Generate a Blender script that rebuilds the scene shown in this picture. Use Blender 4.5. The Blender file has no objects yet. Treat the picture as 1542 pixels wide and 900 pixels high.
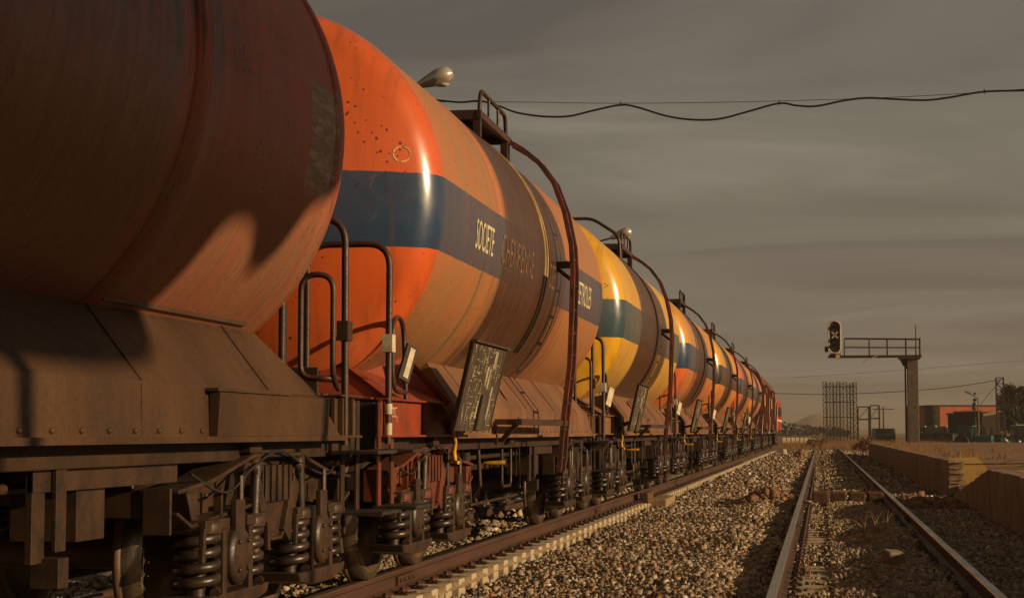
import bpy, bmesh, math, random
import numpy as np
from mathutils import Vector, Matrix
random.seed(7); rng = np.random.default_rng(11)
R = math.radians; PI = math.pi
scene = bpy.context.scene
C = scene.collection

# ------------------------------------------------------------------ camera
cam_d = bpy.data.cameras.new('camera'); cam = bpy.data.objects.new('camera', cam_d); C.objects.link(cam)
cam_d.sensor_width = 36; cam_d.lens = 63.03; cam_d.clip_start = 0.1; cam_d.clip_end = 9000
cam.location = (0, 0, 1.08)
cam.rotation_euler = (R(90 + 4.24), 0, R(9.75))
scene.camera = cam

# ------------------------------------------------------------------ light
SUN = Vector((1.0, -0.18, 0.275)).normalized()
EXPOSURE = 0.0
sun_d = bpy.data.lights.new('sun', 'SUN'); sun_d.energy = 4.7; sun_d.angle = R(0.6); sun_d.color = (1.0, 0.72, 0.42)
sun = bpy.data.objects.new('sun', sun_d); C.objects.link(sun)
sun.rotation_euler = SUN.to_track_quat('Z', 'Y').to_euler(); sun.location = (30, -5, 30)

w = bpy.data.worlds.new('World'); scene.world = w; w.use_nodes = True
nt = w.node_tree; nt.nodes.clear()
def N(nt, t, **kw):
    n = nt.nodes.new(t)
    for k, v in kw.items():
        if k == 'inp':
            for a, b in v.items(): n.inputs[a].default_value = b
        else: setattr(n, k, v)
    return n
def ramp(nt, stops, fac=None):
    n = nt.nodes.new('ShaderNodeValToRGB'); cr = n.color_ramp
    while len(cr.elements) < len(stops): cr.elements.new(0.5)
    for e, (p, c) in zip(cr.elements, stops):
        e.position = p; e.color = (*c, 1) if len(c) == 3 else c
    if fac is not None: nt.links.new(fac, n.inputs['Fac'])
    return n
L = nt.links.new
sky = N(nt, 'ShaderNodeTexSky', sky_type='NISHITA', sun_disc=False)
sky.sun_elevation = math.asin(SUN.z); sky.sun_rotation = math.atan2(SUN.x, SUN.y)
sky.air_density = 1.0; sky.dust_density = 6.0; sky.ozone_density = 0.5
geo = N(nt, 'ShaderNodeTexCoord')
sep = N(nt, 'ShaderNodeSeparateXYZ'); L(geo.outputs['Generated'], sep.inputs[0])
# cloud deck: perspective-projected noise on a plane above
mx = N(nt, 'ShaderNodeMath', operation='MAXIMUM'); L(sep.outputs['Z'], mx.inputs[0]); mx.inputs[1].default_value = 0.0
ad = N(nt, 'ShaderNodeMath', operation='ADD'); L(mx.outputs[0], ad.inputs[0]); ad.inputs[1].default_value = 0.09
dv = N(nt, 'ShaderNodeVectorMath', operation='DIVIDE'); L(geo.outputs['Generated'], dv.inputs[0])
cmb = N(nt, 'ShaderNodeCombineXYZ'); [L(ad.outputs[0], cmb.inputs[i]) for i in range(3)]; L(cmb.outputs[0], dv.inputs[1])
mp = N(nt, 'ShaderNodeMapping'); L(dv.outputs[0], mp.inputs[0]); mp.inputs['Scale'].default_value = (0.62, 1.0, 0.0); mp.inputs['Rotation'].default_value = (0, 0, R(24)); mp.inputs['Location'].default_value = (3.7, 1.3, 0)
nz = N(nt, 'ShaderNodeTexNoise', inp={'Scale': 0.95, 'Detail': 9, 'Roughness': 0.55, 'Distortion': 0.9}); L(mp.outputs[0], nz.inputs['Vector'])
cl = ramp(nt, [(0.33, (0.088, 0.078, 0.068)), (0.46, (0.132, 0.116, 0.094)), (0.54, (0.148, 0.134, 0.104)), (0.67, (0.225, 0.195, 0.158))], nz.outputs['Fac'])
# warm glow low at the horizon
gr = ramp(nt, [(0.0, (0.150, 0.112, 0.074)), (0.05, (0.172, 0.138, 0.096)), (0.16, (0.185, 0.160, 0.122)), (0.30, (0.150, 0.134, 0.110))], mx.outputs[0])
hz = N(nt, 'ShaderNodeMapRange', inp={'From Min': 0.02, 'From Max': 0.22, 'To Min': 0.50, 'To Max': 0.98}); L(mx.outputs[0], hz.inputs['Value'])
mc = N(nt, 'ShaderNodeMixRGB'); L(hz.outputs[0], mc.inputs['Fac']); L(gr.outputs[0], mc.inputs['Color1']); L(cl.outputs[0], mc.inputs['Color2'])
bg1 = N(nt, 'ShaderNodeBackground'); 
dk = N(nt, 'ShaderNodeMapRange', inp={'From Min': 0.30, 'From Max': 0.55, 'To Min': 1.0, 'To Max': 0.38}); dk.interpolation_type = 'SMOOTHSTEP'; L(mx.outputs[0], dk.inputs['Value'])   # overhead sky darkened out of view to cut the fill light
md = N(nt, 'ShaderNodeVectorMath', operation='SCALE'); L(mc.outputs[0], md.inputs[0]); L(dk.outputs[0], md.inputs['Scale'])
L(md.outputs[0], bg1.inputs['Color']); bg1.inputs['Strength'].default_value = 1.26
tint = N(nt, 'ShaderNodeMixRGB', blend_type='MULTIPLY'); tint.inputs['Fac'].default_value = 1; L(sky.outputs[0], tint.inputs['Color1']); tint.inputs['Color2'].default_value = (1.0, 0.72, 0.42, 1)
bg2 = N(nt, 'ShaderNodeBackground'); L(tint.outputs[0], bg2.inputs['Color']); bg2.inputs['Strength'].default_value = 0.05
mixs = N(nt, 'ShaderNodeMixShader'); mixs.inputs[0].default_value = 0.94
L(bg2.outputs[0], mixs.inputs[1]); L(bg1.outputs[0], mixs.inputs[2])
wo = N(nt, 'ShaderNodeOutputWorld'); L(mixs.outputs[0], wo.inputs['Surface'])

vs = scene.view_settings
scene.display_settings.display_device = 'sRGB'
vs.view_transform = 'Standard'; vs.look = 'None'; vs.exposure = EXPOSURE; vs.gamma = 1; vs.use_curve_mapping = False
cy = scene.cycles
cy.use_denoising = True
cy.max_bounces = 6; cy.diffuse_bounces = 3; cy.glossy_bounces = 3; cy.transparent_max_bounces = 8; cy.volume_bounces = 0
cy.sample_clamp_indirect = 4.0

# ------------------------------------------------------------------ materials
class Mt:
    """small node-graph writer"""
    def __init__(s, name):
        s.m = bpy.data.materials.new(name); s.m.use_nodes = True
        s.t = s.m.node_tree; s.b = s.t.nodes['Principled BSDF']; s.tc = s.n('ShaderNodeTexCoord')
    def n(s, t, **kw): return N(s.t, t, **kw)
    def l(s, a, b): s.t.links.new(a, b)
    def noise(s, scale, detail=5, rough=0.6, vec=None, stretch=None, dist=0.0):
        n = s.n('ShaderNodeTexNoise', inp={'Scale': scale, 'Detail': detail, 'Roughness': rough, 'Distortion': dist})
        v = vec if vec is not None else s.tc.outputs['Object']
        if stretch:
            mp = s.n('ShaderNodeMapping'); mp.inputs['Scale'].default_value = stretch; s.l(v, mp.inputs[0]); v = mp.outputs[0]
        s.l(v, n.inputs['Vector']); return n.outputs['Fac']
    def rng(s, v, a, b, c=0.0, d=1.0, smooth=False):
        n = s.n('ShaderNodeMapRange', inp={'From Min': a, 'From Max': b, 'To Min': c, 'To Max': d})
        if smooth: n.interpolation_type = 'SMOOTHSTEP'
        s.l(v, n.inputs['Value']); return n.outputs[0]
    def math(s, op, a, b=None, clamp=False):
        n = s.n('ShaderNodeMath', operation=op); n.use_clamp = clamp
        for i, v in enumerate((a, b)):
            if v is None: continue
            if isinstance(v, (int, float)): n.inputs[i].default_value = v
            else: s.l(v, n.inputs[i])
        return n.outputs[0]
    def mix(s, f, a, b, mode='MIX'):
        n = s.n('ShaderNodeMixRGB', blend_type=mode)
        for i, v in zip(('Fac', 'Color1', 'Color2'), (f, a, b)):
            if isinstance(v, (int, float)): n.inputs[i].default_value = v
            elif isinstance(v, tuple): n.inputs[i].default_value = (*v, 1)
            else: s.l(v, n.inputs[i])
        return n.outputs[0]
    def bump(s, h, strength=0.3, dist=0.01):
        n = s.n('ShaderNodeBump', inp={'Strength': strength, 'Distance': dist}); s.l(h, n.inputs['Height']); s.l(n.outputs[0], s.b.inputs['Normal'])
    def set(s, **kw):
        for k, v in kw.items():
            k = {'color': 'Base Color', 'rough': 'Roughness', 'metal': 'Metallic', 'spec': 'Specular IOR Level', 'coat': 'Coat Weight', 'coatr': 'Coat Roughness'}[k]
            if isinstance(v, (int, float)): s.b.inputs[k].default_value = v
            elif isinstance(v, tuple): s.b.inputs[k].default_value = (*v, 1)
            else: s.l(v, s.b.inputs[k])
        return s.m

_cache = {}
def grime(name, c1, c2, rough=0.65, scale=3.0, spots=(0.03, 0.014, 0.008), spot_amt=0.5, metal=0.0, stretch=None, bump=0.25, spec=0.4):
    """painted or bare metal: two colours in large patches, small dark rust specks, uneven gloss"""
    if name in _cache: return _cache[name]
    s = Mt(name)
    a = s.noise(scale, 6, 0.62, stretch=stretch)
    b = s.noise(scale * 9, 5, 0.7)
    col = s.mix(s.rng(a, 0.38, 0.62), c1, c2)
    col = s.mix(s.math('MULTIPLY', s.rng(b, 0.55, 0.70), spot_amt), col, spots)
    c = s.noise(scale * 34, 4, 0.75)
    col = s.mix(s.rng(c, 0.48, 0.68, 0, 0.38), col, tuple(q * 0.45 for q in c2)); col = s.mix(s.rng(c, 0.40, 0.28, 0, 0.30), col, tuple(min(1, q * 1.45) for q in c1))
    s.set(color=col, rough=s.rng(b, 0.3, 0.7, rough - 0.14, rough + 0.14), metal=metal, spec=spec)
    s.bump(b, bump, 0.006)
    _cache[name] = s.m; return s.m

M = {}
M['under'] = grime('dusty_underframe_steel', (0.052, 0.025, 0.011), (0.027, 0.014, 0.007), 0.6, 3.5)
M['bogie'] = grime('oily_bogie_steel', (0.064, 0.031, 0.013), (0.022, 0.012, 0.007), 0.48, 5.0, spec=0.55)
M['bogie_red'] = grime('red_primer_bogie_steel', (0.178, 0.041, 0.018), (0.081, 0.032, 0.016), 0.5, 5.0)
M['spring'] = grime('oiled_coil_spring_steel', (0.048, 0.027, 0.016), (0.022, 0.014, 0.010), 0.36, 8.0, spec=0.6)
M['wheel'] = grime('rusty_wheel_steel', (0.150, 0.078, 0.042), (0.075, 0.042, 0.027), 0.5, 6.0)
M['tread'] = grime('polished_wheel_tread', (0.35, 0.29, 0.22), (0.22, 0.17, 0.12), 0.32, 6.0, metal=0.9, spot_amt=0.2)
M['skirt'] = grime('dust_brown_skirt_paint', (0.250, 0.118, 0.054), (0.150, 0.070, 0.035), 0.6, 1.3, spot_amt=0.35, stretch=(1, 1, 0.4))
M['skirt_dark'] = grime('grimy_dark_skirt_paint', (0.090, 0.044, 0.018), (0.051, 0.025, 0.011), 0.55, 1.6, stretch=(1, 1, 0.4))
M['red'] = grime('oxide_red_frame_paint', (0.34, 0.060, 0.025), (0.20, 0.045, 0.022), 0.42, 2.6, spot_amt=0.35)
M['rail_rust'] = grime('rusty_handrail_steel', (0.080, 0.034, 0.021), (0.042, 0.021, 0.015), 0.42, 8.0)
M['ladder_rust'] = grime('flaking_red_ladder_paint', (0.050, 0.026, 0.018), (0.19, 0.042, 0.022), 0.55, 7.0)
M['black'] = grime('black_painted_steel', (0.022, 0.016, 0.012), (0.045, 0.026, 0.017), 0.45, 5.0)
M['step'] = grime('dark_chequer_step_plate', (0.026, 0.020, 0.018), (0.05, 0.036, 0.028), 0.5, 6.0)
M['yellow'] = grime('yellow_painted_fitting', (0.80, 0.40, 0.03), (0.5, 0.24, 0.03), 0.45, 14.0)
M['white'] = grime('off_white_paint', (0.72, 0.62, 0.44), (0.50, 0.40, 0.27), 0.6, 9.0, spot_amt=0.35)
M['cream'] = grime('pale_cream_strap_paint', (0.72, 0.55, 0.26), (0.45, 0.30, 0.13), 0.5, 4.0, spot_amt=0.4)
M['letter'] = grime('faded_letter_paint', (0.80, 0.72, 0.46), (0.60, 0.50, 0.30), 0.6, 12.0, spot_amt=0.3)
M['card'] = grime('weathered_paper_card', (0.48, 0.40, 0.27), (0.26, 0.20, 0.13), 0.85, 14.0, spots=(0.05, 0.04, 0.03), spot_amt=0.8)
M['board'] = grime('dusty_blackboard_panel', (0.100, 0.074, 0.050), (0.055, 0.040, 0.028), 0.85, 4.0, spots=(0.16, 0.125, 0.09), spot_amt=0.6, spec=0.15, stretch=(1, 2, .6))
M['chalk'] = grime('faint_chalk', (0.50, 0.42, 0.29), (0.25, 0.20, 0.13), 0.7, 12.0, spot_amt=0.3)
M['letter_dim'] = grime('soiled_letter_paint', (0.24, 0.14, 0.07), (0.13, 0.075, 0.04), 0.6, 12.0, spot_amt=0.3)
M['concrete'] = grime('pale_concrete', (0.50, 0.42, 0.29), (0.36, 0.29, 0.19), 0.9, 4.0, spots=(0.12, 0.08, 0.05), spot_amt=0.4, spec=0.2)
M['alum'] = grime('weathered_aluminium', (0.70, 0.63, 0.52), (0.52, 0.45, 0.35), 0.28, 5.0, metal=0.45, spot_amt=0.2, bump=0.05)
M['lens'] = grime('glossy_lamp_glass', (0.75, 0.70, 0.60), (0.6, 0.55, 0.45), 0.15, 5.0, spot_amt=0.0, spec=0.8, bump=0.0)
M['cable'] = grime('black_cable_rubber', (0.018, 0.014, 0.012), (0.03, 0.022, 0.018), 0.6, 5.0)
M['timber'] = grime('weathered_crossing_timber', (0.17, 0.085, 0.045), (0.085, 0.045, 0.027), 0.85, 5.0, stretch=(4, 0.6, 4), bump=0.6, spec=0.2)
M['pole_wood'] = grime('creosoted_pole_wood', (0.09, 0.055, 0.035), (0.05, 0.032, 0.022), 0.85, 3.0)
M['galv'] = grime('dull_galvanised_steel', (0.20, 0.155, 0.115), (0.14, 0.105, 0.075), 0.55, 4.0)
M['lattice'] = grime('brown_lattice_steel', (0.07, 0.048, 0.033), (0.045, 0.032, 0.023), 0.6, 4.0)
M['brown_wagon'] = grime('oxide_brown_wagon_paint', (0.19, 0.050, 0.026), (0.11, 0.034, 0.02), 0.5, 1.5, stretch=(1, 1, 0.4))
M['loco_red'] = grime('bright_red_locomotive_paint', (0.46, 0.040, 0.018), (0.30, 0.030, 0.016), 0.35, 1.5, spot_amt=0.2)
M['glass'] = grime('dark_window_glass', (0.02, 0.022, 0.022), (0.03, 0.03, 0.028), 0.12, 2.0, spot_amt=0.0, spec=0.7, bump=0.0)
M['green'] = grime('green_machine_paint', (0.02, 0.16, 0.075), (0.012, 0.09, 0.045), 0.45, 3.0, spot_amt=0.2)
M['dgreen'] = grime('dark_green_bus_paint', (0.015, 0.045, 0.032), (0.01, 0.03, 0.022), 0.35, 3.0, spot_amt=0.2)
M['brick'] = grime('orange_red_render', (0.46, 0.135, 0.060), (0.36, 0.10, 0.045), 0.85, 0.6, spot_amt=0.15, spec=0.2)
M['plaster'] = grime('tan_plaster', (0.42, 0.27, 0.15), (0.33, 0.20, 0.11), 0.85, 0.8, spot_amt=0.2, spec=0.2)
M['dark_wall'] = grime('dark_brown_wall', (0.055, 0.035, 0.024), (0.04, 0.026, 0.018), 0.85, 0.8, spec=0.2)
M['roof_white'] = grime('pale_roof_sheet', (0.62, 0.58, 0.48), (0.48, 0.42, 0.33), 0.6, 1.2)
M['tyre'] = grime('black_tyre_rubber', (0.015, 0.013, 0.012), (0.03, 0.022, 0.018), 0.8, 6.0)
M['pale_wall'] = grime('pale_concrete_boundary', (0.60, 0.47, 0.28), (0.48, 0.36, 0.21), 0.85, 0.9, spot_amt=0.2, spec=0.2)
M['bark'] = grime('tree_bark', (0.10, 0.065, 0.042), (0.06, 0.04, 0.027), 0.9, 6.0, stretch=(4, 4, 0.7), bump=0.7, spec=0.2)

def leaf_mat(name, a, b):
    s = Mt(name)
    g = s.n('ShaderNodeNewGeometry')
    col = s.mix(g.outputs['Random Per Island'], a, b)
    s.set(color=col, rough=0.7, spec=0.25); return s.m
M['leaf'] = leaf_mat('dusty_evergreen_leaves', (0.028, 0.026, 0.011), (0.062, 0.050, 0.020))
M['dry'] = leaf_mat('dry_straw_grass', (0.30, 0.17, 0.07), (0.48, 0.30, 0.13))
M['weed'] = leaf_mat('brown_scrub_twigs', (0.16, 0.075, 0.035), (0.26, 0.14, 0.06))
M['greenweed'] = leaf_mat('low_green_weed', (0.09, 0.11, 0.03), (0.15, 0.14, 0.05))

def tank_mat(name, paint, stripe, lower=None, patch=False, dust=(0.345, 0.180, 0.072), stain=(0.045, 0.018, 0.009), dust_amt=0.82, seed=0.0, head_rough=0.32, stain_c=5.5, stain_w=2.9):
    """tank paint: flat colour with a stripe, dulled by dust on the barrel, dark spill stains running round the middle"""
    s = Mt(name)
    sep = s.n('ShaderNodeSeparateXYZ'); s.l(s.tc.outputs['Object'], sep.inputs[0])
    x, y, z = sep.outputs
    zz = s.math('SUBTRACT', z, 2.75)
    ang = s.math('ARCTAN2', x, zz)                      # 0 at the top, pi/2 at the side
    cv = s.n('ShaderNodeCombineXYZ'); s.l(s.math('ADD', y, seed), cv.inputs[0]); s.l(ang, cv.inputs[1]); cv.inputs[2].default_value = seed
    wob = s.noise(7, 3, 0.6); wob2 = s.noise(60, 3, 0.7)
    zw = s.math('ADD', z, s.math('MULTIPLY', s.math('SUBTRACT', wob, 0.5), 0.012))
    base = paint
    if lower: base = s.mix(s.math('LESS_THAN', z, 2.6), paint, lower)
    fade = s.noise(1.3, 5, 0.6)
    base = s.mix(s.rng(fade, 0.35, 0.75, 0, 0.35), base, tuple(min(1, c * 0.62 + 0.02) for c in paint))
    is_stripe = s.math('MULTIPLY', s.math('GREATER_THAN', zw, 2.375), s.math('LESS_THAN', zw, 2.90))
    col = s.mix(is_stripe, base, stripe) if stripe else base
    # weather on the heads: faded areas, thin runs, grime low down
    runs = s.noise(5.0, 4, 0.6, stretch=(2.2, 0.6, 0.16)); big = s.noise(0.9, 4, 0.6)
    col = s.mix(s.rng(big, 0.35, 0.7, 0.0, 0.30), col, tuple(c*0.35 for c in dust))
    col = s.mix(s.rng(runs, 0.52, 0.72, 0.0, 0.42), col, (0.12, 0.05, 0.025))
    col = s.mix(s.rng(s.math('ADD', z, s.math('MULTIPLY', runs, 0.5)), 1.5, 2.3, 0.45, 0.0), col, dust)
    # barrel dust
    onb = s.math('MULTIPLY', s.rng(y, 1.00, 1.10, smooth=True), s.rng(y, 10.40, 10.5, 1, 0, smooth=True))
    ringn = s.noise(1.9, 4, 0.62, vec=cv.outputs[0], stretch=(1.0, 0.14, 1))      # bands running round the barrel
    ringf = s.noise(9.0, 4, 0.65, vec=cv.outputs[0], stretch=(1.0, 0.07, 1))
    fine = s.noise(40, 3, 0.6, vec=cv.outputs[0], stretch=(1.0, 0.05, 1))
    dm = s.math('MULTIPLY', onb, s.math('ADD', s.rng(ringn, 0.3, 0.7, dust_amt - 0.26, dust_amt + 0.22), s.rng(ringf, 0.3, 0.7, -0.05, 0.05)), clamp=True)
    dm = s.math('ADD', dm, s.rng(fade, 0.5, 0.8, 0, 0.12), clamp=True)
    sdm = s.mix(is_stripe, dm, s.math('MULTIPLY', dm, 0.24))
    dustc = s.mix(s.rng(fine, 0.3, 0.7, 0, .45), dust, tuple(c * 0.72 for c in dust))
    col = s.mix(sdm, col, dustc)
    # spill stains
    d = s.math('DIVIDE', s.math('ABSOLUTE', s.math('SUBTRACT', y, stain_c)), stain_w)
    sm = s.math('ADD', s.rng(d, 0.35, 1.10, 1.05, -0.60), s.rng(ringn, 0.32, 0.68, -0.62, 0.62))
    sm = s.math('ADD', sm, s.rng(ringf, 0.3, 0.7, -0.16, 0.16))
    sm = s.math('MULTIPLY', s.rng(sm, 0.0, 0.65, 0, 0.96, smooth=True), onb)
    stc = s.mix(s.rng(ringf, 0.35, 0.65), stain, tuple(c * 1.9 for c in stain))
    col = s.mix(sm, col, stc)
    if patch:
        # tan dust caked on the lower flank, one scraped rectangle near the end
        tn = s.math('MULTIPLY', s.rng(s.math('ADD', z, s.math('MULTIPLY', s.math('SUBTRACT', ringn, 0.5), 0.8)), 2.0, 2.9, 0.92, 0.0, smooth=True), s.rng(ringf, 0.25, 0.75, 0.6, 1.0))
        col = s.mix(tn, col, s.mix(s.rng(fine, 0.3, 0.7), (0.235, 0.140, 0.072), (0.155, 0.088, 0.044)))
        sn = s.noise(3.0, 5, 0.75, vec=cv.outputs[0], stretch=(1.2, 9.0, 1), dist=0.6)
        yw = s.math('ADD', y, s.math('MULTIPLY', s.math('SUBTRACT', wob, 0.5), 0.10)); zq = s.math('ADD', z, s.math('MULTIPLY', s.math('SUBTRACT', wob, 0.5), 0.16))
        rect = s.math('MULTIPLY', s.math('MULTIPLY', s.rng(yw, 9.82, 9.87), s.rng(yw, 10.33, 10.37, 1, 0)), s.math('MULTIPLY', s.rng(zq, 2.34, 2.42), s.rng(zq, 2.92, 2.96, 1, 0)))
        col = s.mix(s.math('MULTIPLY', rect, 0.8), col, s.mix(s.rng(sn, 0.45, 0.6), (0.19, 0.135, 0.085), (0.42, 0.34, 0.25)))
    if patch:
        fl = s.noise(16, 9, 0.82, dist=0.8); col = s.mix(s.rng(fl, 0.56, 0.60, 0, 0.45), col, (0.07, 0.028, 0.018))
        f2 = s.noise(9, 9, 0.8, vec=cv.outputs[0], stretch=(2.5, 1.2, 1), dist=1.2); col = s.mix(s.rng(f2, 0.60, 0.63, 0, 0.35), col, (0.40, 0.11, 0.05))
        st_ = s.noise(6.0, 5, 0.7, vec=cv.outputs[0], stretch=(1.6, 0.35, 1)); sm_ = s.math('MULTIPLY', s.math('MULTIPLY', s.rng(s.math('ADD', z, s.math('MULTIPLY', s.math('SUBTRACT', st_, 0.5), 1.2)), 2.55, 2.85), s.rng(y, 9.0, 8.2)), s.rng(st_, 0.40, 0.54))
        col = s.mix(s.math('MULTIPLY', sm_, 0.8), col, (0.030, 0.020, 0.014))
    # darker tone low on the barrel, with an uneven edge
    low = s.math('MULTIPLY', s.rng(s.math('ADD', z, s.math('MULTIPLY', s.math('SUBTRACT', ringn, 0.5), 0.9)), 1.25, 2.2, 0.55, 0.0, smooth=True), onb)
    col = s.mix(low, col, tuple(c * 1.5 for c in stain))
    # rust specks in clusters
    v = s.n('ShaderNodeTexVoronoi', inp={'Scale': 26.0}); s.l(s.tc.outputs['Object'], v.inputs['Vector'])
    clus = s.noise(2.1 , 3, 0.6, dist=0.3)
    thr = s.rng(clus, 0.40, 0.68, 0.05, 0.36)
    vr = s.n('ShaderNodeSeparateColor'); s.l(v.outputs['Color'], vr.inputs[0])
    speck = s.math('LESS_THAN', s.math('ADD', v.outputs['Distance'], s.math('MULTIPLY', wob2, 0.12)), s.math('MULTIPLY', thr, s.math('ADD', 0.35, vr.outputs[1])))
    speck = s.math('MULTIPLY', speck, s.math('GREATER_THAN', vr.outputs[0], 0.45))
    col = s.mix(s.math('MULTIPLY', speck, 0.85), col, (0.05, 0.018, 0.010))
    scuff = s.noise(5, 7, 0.75, dist=1.0)
    col = s.mix(s.rng(scuff, 0.62, 0.72, 0, 0.35), col, tuple(c * 0.8 for c in dust))
    ro = s.math('ADD', s.rng(onb, 0, 1, head_rough, head_rough + 0.14), s.math('MULTIPLY', sm, -0.10))
    ro = s.math('ADD', ro, s.rng(scuff, 0.3, 0.7, -0.06, 0.10))
    s.set(color=col, rough=ro, spec=0.5)
    s.set(coat=s.rng(onb, 0, 1, 1.0 if not patch else 0.1, 0.10), coatr=0.19)
    hgt = s.math('ADD', s.math('MULTIPLY', s.noise(1.4, 3, 0.5), 1.0), s.math('MULTIPLY', wob2, 0.03))
    s.bump(hgt, 0.35, 0.03)
    return s.m

# ------------------------------------------------------------------ mesh helpers
class MB:
    def __init__(s): s.v = []; s.f = []; s.mi = []; s.sm = []
    def add(s, vs, fs, mi=0, smooth=False):
        o = len(s.v); s.v += [tuple(p) for p in vs]
        for f in fs: s.f.append(tuple(i + o for i in f)); s.mi.append(mi); s.sm.append(smooth)
    def box(s, x0, x1, y0, y1, z0, z1, mi=0):
        s.add([(x0,y0,z0),(x1,y0,z0),(x1,y1,z0),(x0,y1,z0),(x0,y0,z1),(x1,y0,z1),(x1,y1,z1),(x0,y1,z1)],
              [(0,3,2,1),(4,5,6,7),(0,1,5,4),(1,2,6,5),(2,3,7,6),(3,0,4,7)], mi)
    def obox(s, c, size, rot=(0,0,0), mi=0):
        from mathutils import Euler
        m = Euler(rot).to_matrix(); hx, hy, hz = (q/2 for q in size); c = Vector(c)
        P = [c + m @ Vector(p) for p in ((-hx,-hy,-hz),(hx,-hy,-hz),(hx,hy,-hz),(-hx,hy,-hz),(-hx,-hy,hz),(hx,-hy,hz),(hx,hy,hz),(-hx,hy,hz))]
        s.add(P, [(0,3,2,1),(4,5,6,7),(0,1,5,4),(1,2,6,5),(2,3,7,6),(3,0,4,7)], mi)
    def bar(s, a, b, w, h=None, mi=0, up=(0,0,1)):
        a = Vector(a); b = Vector(b); h = h or w; d = (b-a).normalized(); up = Vector(up)
        if abs(d.dot(up)) > 0.98: up = Vector((1,0,0))
        sx = d.cross(up).normalized() * (w/2); sz = sx.cross(d).normalized() * (h/2)
        P = [a-sx-sz, a+sx-sz, a+sx+sz, a-sx+sz, b-sx-sz, b+sx-sz, b+sx+sz, b-sx+sz]
        s.add(P, [(0,1,2,3),(7,6,5,4),(0,4,5,1),(1,5,6,2),(2,6,7,3),(3,7,4,0)], mi)
    def tube(s, pts, r, n=8, mi=0, cap=True, rads=None):
        pts = [Vector(p) for p in pts]; rings = []; prev = None
        for i, p in enumerate(pts):
            d = (pts[min(i+1, len(pts)-1)] - pts[max(i-1, 0)]).normalized()
            if prev is None:
                a = Vector((0,0,1)) if abs(d.z) < 0.9 else Vector((1,0,0))
                u = d.cross(a).normalized()
            else: u = (prev - d * prev.dot(d)).normalized()
            prev = u; v = d.cross(u); rr = rads[i] if rads else r
            rings.append([p + (u*math.cos(2*PI*k/n) + v*math.sin(2*PI*k/n))*rr for k in range(n)])
        vs = [q for ring in rings for q in ring]; fs = []
        for i in range(len(pts)-1):
            for k in range(n): fs.append((i*n+k, i*n+(k+1)%n, (i+1)*n+(k+1)%n, (i+1)*n+k))
        s.add(vs, fs, mi, True)
        if cap:
            s.add(rings[0], [tuple(range(n))[::-1]], mi); s.add(rings[-1], [tuple(range(n))], mi)
    def lathe(s, prof, c, axis='x', n=32, mi=0, smooth=True, close=False):
        """prof: (along, radius) pairs"""
        vs = []; c = Vector(c)
        for a, r in prof:
            for k in range(n):
                t = 2*PI*k/n; u, v = r*math.cos(t), r*math.sin(t)
                vs.append(c + (Vector((a,u,v)) if axis == 'x' else Vector((v,a,u)) if axis == 'y' else Vector((u,v,a))))
        fs = []
        m = len(prof)
        for i in range(m-1 if not close else m):
            j = (i+1) % m
            for k in range(n): fs.append((i*n+k, i*n+(k+1)%n, j*n+(k+1)%n, j*n+k))
        s.add(vs, fs, mi, smooth)
    def prism(s, poly, a, b, axis='x', mi=0):
        """poly in the plane across axis; extruded from a to b"""
        f = {'x': lambda p, t: (t, p[0], p[1]), 'y': lambda p, t: (p[0], t, p[1]), 'z': lambda p, t: (p[0], p[1], t)}[axis]
        n = len(poly); vs = [f(p, a) for p in poly] + [f(p, b) for p in poly]
        fs = [tuple(range(n))[::-1], tuple(range(n, 2*n))] + [(i, (i+1)%n, (i+1)%n+n, i+n) for i in range(n)]
        s.add(vs, fs, mi)
    def build(s, name, mats, parent=None, bevel=0.0, fix=True):
        me = bpy.data.meshes.new(name); me.from_pydata(s.v, [], s.f); me.update()
        if not isinstance(mats, (list, tuple)): mats = [mats]
        for m in mats: me.materials.append(m)
        me.polygons.foreach_set('material_index', s.mi); me.polygons.foreach_set('use_smooth', s.sm)
        if fix:
            bm = bmesh.new(); bm.from_mesh(me); bmesh.ops.recalc_face_normals(bm, faces=bm.faces); bm.to_mesh(me); bm.free()
        o = bpy.data.objects.new(name, me); C.objects.link(o)
        if parent: o.parent = parent
        if bevel:
            b = o.modifiers.new('bevel', 'BEVEL'); b.width = bevel; b.segments = 2; b.limit_method = 'ANGLE'; b.angle_limit = R(35)
        return o

def _parts(mb):
    key = {}; idx = [key.setdefault(tuple(round(c, 5) for c in v), len(key)) for v in mb.v]
    par = list(range(len(key)))
    def find(a):
        while par[a] != a: par[a] = par[par[a]]; a = par[a]
        return a
    for f in mb.f:
        r0 = find(idx[f[0]])
        for i in f[1:]: par[find(idx[i])] = r0
    groups = {}
    for k, f in enumerate(mb.f): groups.setdefault(find(idx[f[0]]), []).append(k)
    return list(groups.values())
def build_each(mb, name, mats, parent=None, bevel=0.0, fix=True):
    """every separate piece of mb becomes an object of its own"""
    out = []
    for ks in _parts(mb):
        n = MB(); m = {}
        for k in ks:
            f = mb.f[k]
            for i in f:
                if i not in m: m[i] = len(n.v); n.v.append(mb.v[i])
            n.f.append(tuple(m[i] for i in f)); n.mi.append(mb.mi[k]); n.sm.append(mb.sm[k])
        out.append(n.build(name, mats, parent, bevel, fix))
    return out
MB.build_each = build_each
def tag(o, label=None, cat=None, group=None, kind=None):
    if label: o['label'] = label
    if cat: o['category'] = cat
    if group: o['group'] = group
    if kind: o['kind'] = kind
    return o
def thing(name, label, cat, loc=(0,0,0), rz=0, group=None):
    o = bpy.data.objects.new(name, None); C.objects.link(o); o.location = loc; o.rotation_euler = (0,0,rz); o.empty_display_size = 0.3
    return tag(o, label, cat, group)
def kids(o): return [c for c in KIDS.get(o.name, [])]
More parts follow.
